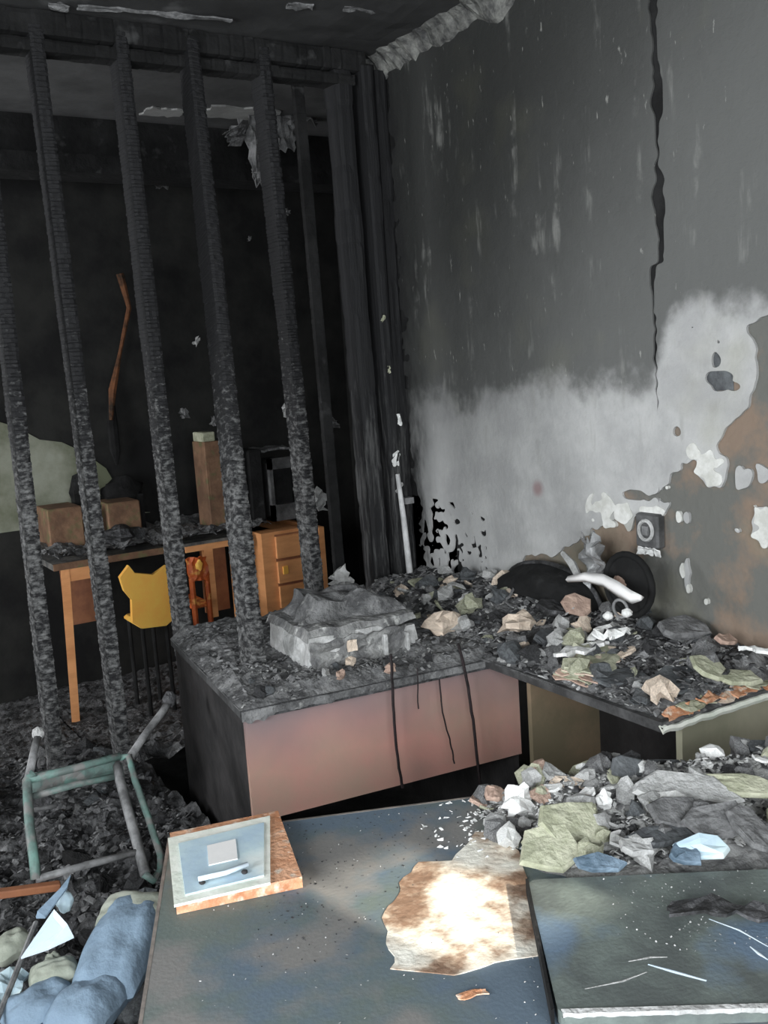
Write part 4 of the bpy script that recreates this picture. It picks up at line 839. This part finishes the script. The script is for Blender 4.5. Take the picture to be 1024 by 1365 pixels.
crumbs('ash_crumbs', 'bright white grit scattered at the left of the near desk rubble', 'white', lambda r: (lambda p: (p.x, p.y))(RN @ Vector((r.gauss(0.66, 0.07), min(-0.01, r.gauss(-0.13, 0.07)), 0))), lay_N, 330, 0.003, 0.011, 53)
rnd = random.Random(99)
NN = {'char': ('charred_fragment', 'black charred fragment in the rubble on the near desk', 'black fragments on the near desk'), 'slate': ('slate_flake', 'dark slate-grey flake in the rubble on the near desk', 'slate flakes on the near desk'),
      'grey': ('grey_flake', 'mid-grey flake in the rubble on the near desk', 'grey flakes on the near desk'), 'lightgrey': ('plaster_chip', 'pale grey plaster chip in the near desk rubble', 'pale chips on the near desk'),
      'white': ('plaster_chip', 'white plaster chip in the near desk rubble', 'white chips on the near desk'), 'olive': ('plaster_chip', 'olive-tinted plaster chip in the near desk rubble', 'olive chips on the near desk'), 'pinkpl': ('plaster_chip', 'pinkish plaster chip in the near desk rubble', 'pinkish chips on the near desk')}
for k in range(190):
    x, y = rN(rnd); s = rnd.uniform(0.02, 0.07); p = RN.inverted() @ Vector((x, y, 0))
    m = rnd.choice(['white', 'lightgrey', 'olive', 'lightgrey', 'pinkpl'] if p.x < 0.85 else ['grey', 'lightgrey', 'slate', 'char', 'grey', 'olive', 'lightgrey', 'white' if k % 2 else 'grey'])
    flake(NN[m][0], ('f', k % 6) if k % 3 else ('l', k % 4), m, (x, y, lay_N(x, y) + s * 0.25), s, (rnd.uniform(-10, 45), rnd.uniform(-30, 30), rnd.uniform(0, 360)), NN[m][2], NN[m][1], 'debris')
SL = [((1.27, 1.37, 0.78), (0.13, 0.07), 'cream', (-16, 6, -20), 'tan slab at the back edge of the near desk, left of the rest'), ((1.354, 1.322, 0.8), (0.07, 0.075), 'slate', (-55, 12, 10), 'upright dark slab standing at the back of the near desk'),
      ((1.392, 1.209, 0.8), (0.17, 0.085), 'lightgrey', (-14, 6, -30), 'large pale grey slab at the back of the near desk'), ((1.487, 1.163, 0.8), (0.15, 0.05), 'olive', (-10, 4, -35), 'long flat olive slab at the right back of the near desk'),
      ((1.466, 1.342, 0.78), (0.10, 0.04), 'slate', (-10, 4, -20), 'thin dark slab on the back edge of the near desk'), ((1.144, 1.263, 0.79), (0.11, 0.085), 'olive', (-20, 8, 5), 'pale olive slab left of centre in the near desk rubble'),
      ((1.078, 1.246, 0.775), (0.095, 0.08), 'olive', (-14, 4, -40), 'lower pale olive slab beside the sunlit patch'), ((1.309, 1.156, 0.8), (0.11, 0.06), 'grey', (-24, 10, 20), 'grey slab in front of the large pale slab'),
      ((1.337, 1.095, 0.8), (0.10, 0.06), 'grey', (-20, -8, -15), 'grey slab at the right of the near desk rubble'), ((1.246, 1.136, 0.785), (0.12, 0.035), 'slate', (-12, 6, 14), 'long narrow dark slab in the middle of the near desk rubble'),
      ((1.257, 1.062, 0.79), (0.085, 0.04), 'aqua', (-22, 4, -20), 'aqua melted plastic piece behind the sooty board'), ((1.225, 1.067, 0.785), (0.045, 0.035), 'blueflake', (-22, 4, -20), 'deep blue flake beside the aqua plastic piece'),
      ((1.089, 1.136, 0.785), (0.075, 0.028), 'blueflake', (-25, 4, -24), 'blue-grey melted tube-like piece at the sooty board edge'), ((1.364, 1.036, 0.8), (0.06, 0.08), 'grey', (-18, 10, 35), 'grey slab at the right picture edge on the near desk'),
      ((1.147, 1.493, 0.77), (0.04, 0.03), 'pinkpl', (-18, 10, 35), 'peach chip at the back edge near the pink panel'), ((1.181, 1.137, 0.785), (0.05, 0.03), 'lightgrey', (-8, 10, 15), 'pale grey oval piece above the sooty board edge')]
for k, (c, s, m, r, lab) in enumerate(SL): shard('plaster_slab' if m not in ('aqua', 'blueflake') else 'plastic_piece', m, (c[0], c[1], c[2] + 0.014), (abs(r[0]) * 0.8 + 10, r[1], r[2] * 0.5 - 25), (s[0] * 1.15, s[1] * 1.25), 0.012, lab, 'debris', 60 + k)
c = (1.149, 1.418, 0.79); tag(obj('plaster_lump', M().lump((c[0], c[1], 0.785), (0.028, 0.022, 0.032), 2, 0.8, 12, 9), 'white'), 'bright white upright lump at the left end of the near desk rubble', 'plaster')
c = (1.26, 1.295, 0.8); tag(obj('plaster_lump', M().lump((c[0], c[1], 0.80), (0.016, 0.014, 0.018), 4, 0.6, 10, 7), 'white'), 'small white lump right of the tan slab on the near desk', 'plaster')
mb = M().plate(rot((((0.741, 1.042, 0.753))[0], ((0.741, 1.042, 0.753))[1], 0.753), 0, 0, -20), 0.045, 0.012, 0.002, 5, 3, 0.001, 0.002, 0.003, 2); tag(obj('orange_chip', mb, 'wornorange'), 'small orange chip in front of the sunlit patch', 'debris')

# ------------------------------------------------------------------ lower left foreground: bags, cloth, papers beside the near desk
def heap_obj(name, m, c, r, seed, label, cat, rough=0.5, mtx=None, group=None): return tag(obj(name, M().lump(c, r, seed, rough, 28, 18, mtx), m, smooth=True), label, cat, group)
tag(obj('rubble_heap', M().grid(-0.5, 0.56, 0.9, 2.1, 60, 70, lambda x, y: 0.30 + 0.03 * fbm(x, y, 5, 9) + 0.02 * fbm(x, y, 17, 9) - max(0, y - 1.9) * 0.3), 'rubble'), 'black rubble piled beside the near desk under the blue bag', 'rubble', kind='stuff')
bgp = thing('blue_bag', 'blue-grey padded bag leaning on the left end of the near desk', 'bag', (0.42, 1.9, 0.33))
Rb = Matrix.Rotation(math.radians(50), 4, 'Z') @ Matrix.Rotation(math.radians(-14), 4, 'Y')
def pillow(c, w, h, t, mtx, seed, n=18):
    vs = []; W = n + 1
    for sgn in (1, -1):
        for j in range(W):
            for i in range(W):
                u = i / n * 2 - 1; v = j / n * 2 - 1; k = max(0, (1 - abs(u) ** 3.0)) ** .5 * max(0, (1 - abs(v) ** 3.0)) ** .5
                p = Vector((u * w / 2 * (1 - 0.06 * v * v), v * h / 2 * (1 - 0.06 * u * u), sgn * t / 2 * k * (1 + 0.3 * noise.noise(Vector((u * 2, v * 2, seed)))) + 0.006 * noise.noise(Vector((u * 2 + 1, v * 3, seed + 2)))))
                vs.append(Vector(c) + mtx @ p)
    nn = W * W; fs = []
    for j in range(n):
        for i in range(n): a = j * W + i; fs += [(a, a + 1, a + W + 1, a + W), (nn + a, nn + a + W, nn + a + W + 1, nn + a + 1)]
    return M().add(vs, fs)
cb = (0.482, 1.951, 0.47)
obj('bag_body', pillow(cb, 0.27, 0.15, 0.10, Rb, 3), 'cloth', bgp, True)
obj('bag_flap', pillow((cb[0] + 0.05, cb[1] + 0.06, cb[2] + 0.035), 0.10, 0.16, 0.05, Rb, 6), 'clothgreen', bgp, True)
cb = (0.381, 1.846, 0.44); tag(obj('blue_cloth', pillow(cb, 0.16, 0.13, 0.08, Matrix.Rotation(math.radians(40), 4, 'Z'), 8), 'cloth', smooth=True), 'crumpled blue-grey cloth below the blue bag at the picture bottom', 'cloth')
cb = (0.299, 1.907, 0.43); tag(obj('blue_cloth', pillow(cb, 0.15, 0.12, 0.08, Matrix.Rotation(math.radians(10), 4, 'Z'), 12), 'cloth', smooth=True), 'bluish cloth bundle at the bottom left corner', 'cloth')
cb = (0.342, 1.973, 0.45); tag(obj('olive_cloth', pillow(cb, 0.10, 0.07, 0.06, Matrix.Rotation(math.radians(-10), 4, 'Z'), 14), 'clothgreen', smooth=True), 'olive-grey crumpled cloth between white paper and blue cloth', 'cloth')
cb = (0.294, 2.177, 0.43); tag(obj('pale_cloth', pillow(cb, 0.10, 0.07, 0.06, Matrix.Rotation(math.radians(20), 4, 'Z'), 16), 'clothgreen', smooth=True), 'pale dusty cloth at the left picture edge', 'cloth')
cb = (0.258, 2.031, 0.42); tag(obj('pale_sheet', M().plate(rot(cb, 10, 5, 55), 0.16, 0.06, 0.004, 8, 4, 0.01, 0.02, 0.008, 4), 'aqua'), 'pale greenish sheet at the lower left picture edge', 'sheet')
# folded pale blue paper
pa, pb, pc, pd = Vector((0.287, 1.998, 0.5)), Vector((0.397, 2.006, 0.5)), Vector((0.388, 2.009, 0.53)), Vector((0.376, 2.07, 0.54))
fp = thing('folded_paper', 'folded pale blue-white paper lying on the rubble', 'paper', (pa.x, pa.y, 0.48))
def sheet3(pts, t, m, name):
    n = len(pts); P = [Vector(p) for p in pts]; vs = P + [p - Vector((0, 0, t)) for p in P]
    return obj(name, M().add(vs, [tuple(range(n)), tuple(range(2 * n - 1, n - 1, -1))] + [(i, n + i, n + (i + 1) % n, (i + 1) % n) for i in range(n)]), m, fp)
sheet3([pa, (pa + pb) / 2 + Vector((0, 0, -0.004)), pb, pc, pd], 0.004, 'paper', 'paper_face')
sheet3([(0.341, 2.092, 0.525), (0.345, 2.087, 0.54), (0.402, 2.114, 0.56), (0.433, 2.14, 0.57), (0.417, 2.11, 0.56), (0.356, 2.07, 0.53)], 0.004, 'cloth', 'folded_flap')
cb = (0.41, 2.124, 0.52); heap_obj('pale_bottle_cap', 'aqua', cb, (0.018, 0.018, 0.026), 3, 'small pale rounded cap behind the folded paper', 'cap', 0.2)
cb = (0.354, 2.036, 0.45); heap_obj('pale_scrap', 'clothgreen', cb, (0.016, 0.014, 0.01), 5, 'small greenish scrap just below the folded paper', 'scrap', 0.6)
mb = M().box(-0.16, 0.10, -0.012, 0.012, -0.01, 0.01, rot((0.365, 2.439, 0.42), 4, 8, -8), 0.003); tag(obj('orange_batten', mb, 'orange_dark'), 'scorched orange wooden batten in the rubble at the left edge', 'batten')
mb = M().tube([(0.349, 2.15, 0.48), (0.298, 2.051, 0.47), (0.242, 1.941, 0.46), (0.205, 1.874, 0.45)], 0.006, 6); tag(obj('metal_rod', mb, 'steel'), 'thin grey rod slanting under the folded paper', 'rod')

# ------------------------------------------------------------------ far room furniture
cd = thing('far_desk', 'far orange-edged desk with drawers, its top buried in ash', 'desk', (1.55, 5.0, 0))
yf = 4.70
L0, L1 = (1.074, 4.7, 0.829), (2.539, 4.7, 0.801)
zt = 0.83
obj('desktop', M().box(1.04, 1.60, yf, 5.33, zt - 0.03, zt), 'desk_top_far', cd)
obj('leg', M().add([(1.074, 4.7, 0.829), (1.116, 4.7, 0.822), (1.079, 4.7, -0.024), (1.04, 4.7, -0.013), (1.085, 4.75, 0.82), (1.127, 4.75, 0.813), (1.091, 4.75, -0.041), (1.051, 4.75, -0.031)], [(3, 2, 1, 0), (4, 5, 6, 7), (0, 1, 5, 4), (1, 2, 6, 5), (2, 3, 7, 6), (3, 0, 4, 7)]), 'orange', cd)
obj('apron', M().box(1.09, 1.25, yf + 0.01, yf + 0.03, 0.735, 0.80), 'orange', cd)
obj('inner_panel', M().box(1.14, 1.30, yf + 0.30, yf + 0.32, 0.45, 0.74), 'orange_dark', cd)
obj('front_edge', M().box(1.04, 1.60, yf - 0.012, yf, zt - 0.03, zt + 0.002), 'brownbox', cd)
dd = thing('drawer_desk', 'orange wooden desk with three-drawer pedestal in the far room', 'desk', (2.1, 5.0, 0))
obj('desktop', M().box(1.70, 2.05, yf, 5.33, 0.80, 0.83).box(2.05, 2.215, yf + 0.06, 5.33, 0.80, 0.83), 'desk_top_far', dd)
obj('front_edge', M().box(1.70, 2.02, yf - 0.012, yf, 0.785, 0.815), 'orange', dd)
obj('side_panel', M().box(1.80, 1.85, yf, yf + 0.03, 0.42, 0.785), 'orange', dd)
obj('inner_panel', M().box(1.86, 2.00, yf + 0.2, yf + 0.22, 0.40, 0.78), 'orange_dark', dd)
a = (2.104, 4.64, 0.83); b = (2.342, 4.64, 0.427)
cx0, cx1, cz1, cz0 = a[0], b[0], a[2], b[2] - 0.01
obj('pedestal', M().box(cx0, cx1, 4.64, 5.1, 0.0, cz1), 'orange', dd)
h = (cz1 - cz0) / 3.2
for k in range(3):
    zq = cz1 - 0.02 - k * h * 1.05
    dr = obj('drawer', M().box(cx0 + 0.075, cx1 - 0.006, 4.622, 4.640, zq - h * 0.97, zq - 0.006, bev=0.002), 'orange', dd)
    g = obj('shadow_groove', M().box(cx0 + 0.075, cx1 - 0.006, 4.6385, 4.6395, zq - h * 1.02, zq + 0.004), 'orange_dark', dd)
    if k == 1: obj('drawer_handle', M().box(cx0 + 0.10, cx0 + 0.13, 4.612, 4.622, zq - h * 0.6, zq - h * 0.25, bev=0.002), 'yellow', dr)
a = (2.451, 4.64, 0.816); b = (2.482, 4.64, 0.465); obj('end_board', M().box(a[0], b[0] , 4.64, 5.2, 0.0, a[2]), 'orange', dd)
tag(obj('ash_layer', M().grid(1.04, 2.2, 4.70, 5.33, 60, 30, lambda x, y: 0.832 + 0.045 + 0.04 * fbm(x, y, 6, 3) + 0.02 * fbm(x, y, 20, 3)), 'ash'), 'ash heaped over both desks in the far room', 'ash', kind='stuff')
crumbs('ash_crumbs', 'crumbs scattered over the ash on the far room desks', 'grey', lambda r: (r.uniform(1.05, 2.18), r.uniform(4.7, 5.2)), lambda x, y: 0.865, 500, 0.006, 0.03, 61)

# chairs in the far room
yc = thing('plastic_chair', 'bright yellow chair back in the far room', 'chair', (1.42, 4.45, 0))
P = [(1.281, 4.45, 0.764), (1.329, 4.45, 0.814), (1.354, 4.45, 0.773), (1.443, 4.45, 0.751), (1.51, 4.45, 0.784), (1.527, 4.45, 0.648), (1.517, 4.45, 0.515), (1.48, 4.45, 0.492), (1.362, 4.45, 0.501), (1.318, 4.45, 0.539), (1.326, 4.45, 0.648), (1.295, 4.45, 0.697)]
n = len(P); mb = M().add([tuple(p) for p in P] + [(p[0], p[1] + 0.03, p[2]) for p in P], [tuple(range(n - 1, -1, -1)), tuple(range(n, 2 * n))] + [(i, (i + 1) % n, n + (i + 1) % n, n + i) for i in range(n)])
obj('backrest', mb, 'yellow', yc)
obj('seat', M().box(1.36, 1.52, 4.485, 4.74, 0.49, 0.52, bev=0.01), 'yellow', yc)
for sx in (1.38, 1.50):
    for sy in (4.51, 4.72): obj('leg', M().tube([(sx, sy, 0.49), (sx, sy, 0.0)], 0.011, 8), 'black', yc)
rc = thing('wooden_chair', 'small red-brown scorched chair between the two far desks', 'chair', (1.72, 4.5, 0))
a, b = (1.637, 4.5, 0.79), (1.737, 4.5, 0.447)
obj('backrest', M().plate(rot(((a[0] + b[0]) / 2, 4.5, a[2] - 0.06), 84, 0, 0), b[0] - a[0], 0.12, 0.02, 6, 5, 0.01, 0.02, 0.006, 5), 'redwood', rc)
obj('seat', M().box(a[0], b[0], 4.52, 4.76, b[2] + 0.08, b[2] + 0.11, bev=0.008), 'redwood', rc)
obj('back_slat', M().tube([(a[0] + 0.01, 4.5, a[2] - 0.1), (a[0] + 0.015, 4.5, 0.0)], 0.014, 6), 'redwood', rc); obj('back_slat', M().tube([(b[0] - 0.01, 4.5, a[2] - 0.1), (b[0] - 0.01, 4.5, 0.0)], 0.014, 6), 'redwood', rc)
obj('gold_spot', M().lump((a[0] + 0.05, 4.485, a[2] - 0.04), (0.018, 0.006, 0.03), 2, 0.3), 'yellow', rc)
# burnt things on the far desks
def upright(name, m, px0, px1, yy, d, label, cat, parts=None):
    pass
sp = thing('wooden_speaker', 'tall narrow brown wooden box standing on the far desk', 'speaker', (1.90, 4.9, 0.85))
a, b = (1.915, 4.85, 1.359), (2.014, 4.85, 0.919)
obj('cabinet', M().box(a[0], b[0], 4.85, 5.02, 0.85, a[2] - 0.03, bev=0.004), 'brownbox', sp); obj('top_cap', M().box(a[0], a[0] + 0.07, 4.86, 5.0, a[2] - 0.03, a[2] + 0.02, bev=0.004), 'olive', sp); obj('face_panel', M().box(a[0] + 0.012, b[0] - 0.012, 4.846, 4.85, 1.03, a[2] - 0.14), 'cream' if False else 'brownbox', sp)
mo = thing('burnt_monitor', 'burnt-out grey monitor with a black hollow face on the drawer desk', 'monitor', (2.33, 4.85, 0.85))
a, b = (2.259, 4.8, 1.205), (2.431, 4.8, 0.858); w = 0.03
mb = M().box(a[0], b[0], 4.80, 4.83, a[2] - 0.06, a[2]).box(a[0], b[0], 4.80, 4.83, b[2], b[2] + 0.09).box(a[0], a[0] + 0.02, 4.80, 4.83, b[2], a[2]).box(b[0] - 0.02, b[0], 4.80, 4.83, b[2], a[2])
obj('bezel', mb, 'monitor', mo); obj('casing', M().box(a[0] + 0.01, b[0] - 0.01, 4.831, 5.05, b[2] + 0.01, a[2] - 0.01, bev=0.02), 'black', mo)
a, b = (2.193, 4.86, 1.259), (2.23, 4.86, 0.88); tag(obj('black_case', M().box(a[0] - 0.03, b[0] + 0.02, 4.86, 5.1, 0.85, a[2], bev=0.01), 'black'), 'black burnt computer case beside the grey monitor', 'computer case')
a = (2.298, 4.95, 1.253); tag(obj('shelf_scrap', M().plate(rot((a[0] + 0.05, 4.95, a[2]), 4, 0, 0), 0.20, 0.14, 0.012, 8, 4, 0.004, 0.01, 0.008, 8), 'grey'), 'grey warped sheet lying over the black computer case', 'sheet')
for k, (px, py, w, hh, m, lab) in enumerate([(0, 0, 0, 0, '', '')][:0]): pass
a, b = (1.096, 4.95, 1.065), (1.271, 4.95, 0.895); tag(obj('cardboard_box', M().box(a[0], b[0], 4.95, 5.2, 0.86, a[2], bev=0.006), 'brownbox'), 'brown scorched box at the left end of the far desk', 'box')
a, b = (1.397, 4.95, 1.057), (1.571, 4.95, 0.906); tag(obj('cardboard_box', M().box(a[0], b[0], 4.95, 5.2, 0.86, a[2], bev=0.006), 'brownbox'), 'brown scorched box between the second and third studs', 'box')
oc = thing('burnt_telephone', 'black melted lump with curved top behind the brown boxes', 'telephone', (1.5, 5.2, 0.87))
a = (1.558, 5.2, 1.106); obj('body', M().lump((a[0], 5.2, a[2] - 0.02), (0.11, 0.06, 0.08), 2, 0.3, 16, 10), 'black', oc, True); obj('base', M().box(a[0] - 0.10, a[0] + 0.10, 5.15, 5.28, 0.87, a[2] - 0.04), 'black', oc)
a = (1.333, 5.2, 1.125); tag(obj('black_lump', M().lump((a[0], 5.2, a[2]), (0.05, 0.05, 0.08), 5, 0.4, 14, 9).box(a[0] - 0.04, a[0] + 0.04, 5.16, 5.24, 0.87, a[2]), 'black'), 'small black melted lump left of the curved black one', 'debris')
a = (1.425, 4.75, 0.81); tag(obj('black_bundle', M().lump((a[0], 4.85, 0.89), (0.12, 0.08, 0.05), 6, 0.6, 14, 9), 'char'), 'black charred bundle on the far desk above the yellow chair', 'debris')
a = (1.581, 5.3, 1.305); tag(obj('hanging_cloth', M().tube([(a[0] + 0.01, 5.32, 1.62), (a[0], 5.32, 1.45), (a[0], 5.32, 1.30), (a[0], 5.32, 1.22)], [0.012, 0.03, 0.03, 0.006], 8, flat=0.4), 'black'), 'black pointed rag hanging on the pale part of the far wall', 'rag')
a = (1.702, 5.28, 2.223); mb = M().plate(rot((a[0], 5.26, a[2]), 84, 0, 6), 0.13, 0.16, 0.006, 8, 8, 0.01, 0.03, 0.02, 5); 
rp = thing('hanging_cable', 'rusty twisted pipe hanging down the dark far wall', 'pipe', (a[0], 5.28, 1.5))
obj('twisted_pipe', M().tube([(1.69, 5.26, 2.249), (1.721, 5.26, 2.069), (1.646, 5.26, 1.831), (1.583, 5.26, 1.632), (1.558, 5.26, 1.472)], [0.022, 0.014, 0.010, 0.022, 0.01], 8), 'rust', rp)
a = (2.478, 4.9, 1.449); 
# unsooted strip and hanging tatters at the far ceiling
for k, (x0, x1, y0, y1) in enumerate([(1.86, 2.20, 4.22, 4.40), (1.60, 1.78, 4.34, 4.45)]):
    mb = M(); pts = []; rnd = random.Random(k + 1)
    cor = [(x0, y0), (x1, y0), (x1, y1), (x0, y1)]
    for a, b in zip(cor, cor[1:] + cor[:1]):
        for q in range(7): t = q / 7; x = a[0] + (b[0] - a[0]) * t; y = a[1] + (b[1] - a[1]) * t; pts.append((x + rnd.uniform(-.012, .012), y + rnd.uniform(-.02, .01)))
    mb.prism(pts, ZC - 0.008, ZC); struct('clean_ceiling_patch', mb, 'pale_ceiling', bpy.data.objects['ceiling_far'])
tt = thing('ceiling_tatter', 'pale grey torn paper tatters hanging below the far ceiling', 'tatters', (2.0, 4.3, 2.4))
for k, (q, w, h_, rz, ry) in enumerate([(((2.084, 4.3, 2.755)), 0.07, 0.36, 8, -6), (((1.998, 4.3, 2.773)), 0.16, 0.07, 20, 28), (((2.235, 4.3, 2.823)), 0.11, 0.22, -12, 12), (((2.11, 4.3, 2.621)), 0.04, 0.16, 5, -14), (((2.342, 4.3, 2.893)), 0.20, 0.10, 5, 4)]):
    obj('tatter', M().plate(rot(q, 84, 0, rz) @ Matrix.Rotation(math.radians(ry), 4, 'Z'), w, h_, 0.003, 7, 9, 0.01, 0.05, 0.022, k + 5), 'grey', tt)
# pale flakes on the dark wall of the far room
for k, q in enumerate([((1.914, 5.1, 1.477)), ((2.084, 5.1, 1.421)), ((2.296, 4.6, 1.464)), ((2.066, 5.2, 1.87)), ((2.456, 4.6, 0.964)), ((2.44, 5.2, 2.435)), ((2.491, 4.8, 2.519)), ((1.911, 5.1, 2.696)), ((2.227, 5.1, 2.878)), ((2.732, 4.9, 1.355))]):
    s = (0.05, 0.03, 0.06, 0.03, 0.09, 0.02, 0.03, 0.05, 0.04, 0.05)[k]
    flk = obj('wall_flake', M().plate(rot(q, 78, 10 * k, 0), s, s * (1.6 if k % 2 else 0.8), 0.003, 5, 4, 0.004, 0.02, s * 0.3, k), 'lightgrey' if k in (2, 4, 3) else 'grey')
    tag(flk, 'pale paint flake in the dark far room, ' + ('left of the tall wooden box top', 'just above the tall wooden box', 'clinging beside the rightmost stud', 'high above the tall wooden box', 'above the orange end board', 'alone on the black wall between right studs', 'high beside the rightmost stud', 'high between second and third studs', 'high below the ceiling tatters', 'long one between rightmost stud and corner posts')[k], 'paint flake', 'flakes dangling in the far room')

# ------------------------------------------------------------------ front ceiling strips
cs = thing('ceiling_strip', 'pale sagging strip under the ceiling along the partition', 'strip', (1.2, 3.3, 2.80))
obj('strip_board', M().plate(rot((1.24, 3.20, 2.845), -10, 0, -7), 0.50, 0.018, 0.006, 16, 2, 0.004, 0.010, 0.004, 3), 'grey', cs)
obj('strip_end', M().lump((0.94, 3.26, 2.845), (0.035, 0.018, 0.012), 3, 0.5), 'grey', cs)
for k, (x, y, l, a_) in enumerate([(1.88, 2.93, 0.16, -14), (1.66, 2.99, 0.09, -10)]):
    slabby('ceiling_strip', 'grey', (x, y, 2.855), (-6, 0, a_), (l, 0.03), 0.006, ['short pale strip on the ceiling nearest the wall corner', 'shorter pale strip at the top picture edge left of the wall'][k], 'strip', 3 + k, 0.0, 0.01, 0.004, (8, 2))

crumbs('ash_crumbs', 'fine pale specks scattered over the open part of the near desk top', 'lightgrey', lambda r: (lambda p: (p.x, p.y))(RN @ Vector((r.uniform(0.03, 0.75), r.uniform(-0.82, -0.02), 0))), lambda x, y: 0.7502, 260, 0.0008, 0.0028, 71)
crumbs('ash_crumbs', 'fine soot specks scattered over the open part of the near desk top', 'char', lambda r: (lambda p: (p.x, p.y))(RN @ Vector((r.uniform(0.15, 0.72), r.uniform(-0.5, -0.01), 0))), lambda x, y: 0.7502, 500, 0.0010, 0.0035, 72)
crumbs('ash_crumbs', 'fine pale specks scattered over the sooty board', 'lightgrey', lambda r: (lambda p: (p.x, p.y))(Vector((1.12, 0.98, 0)) + Matrix.Rotation(math.radians(-40), 3, 'Z') @ Vector((r.uniform(-0.12, 0.16), r.uniform(-0.12, 0.12), 0))), lambda x, y: 0.7742, 160, 0.0008, 0.0028, 73)
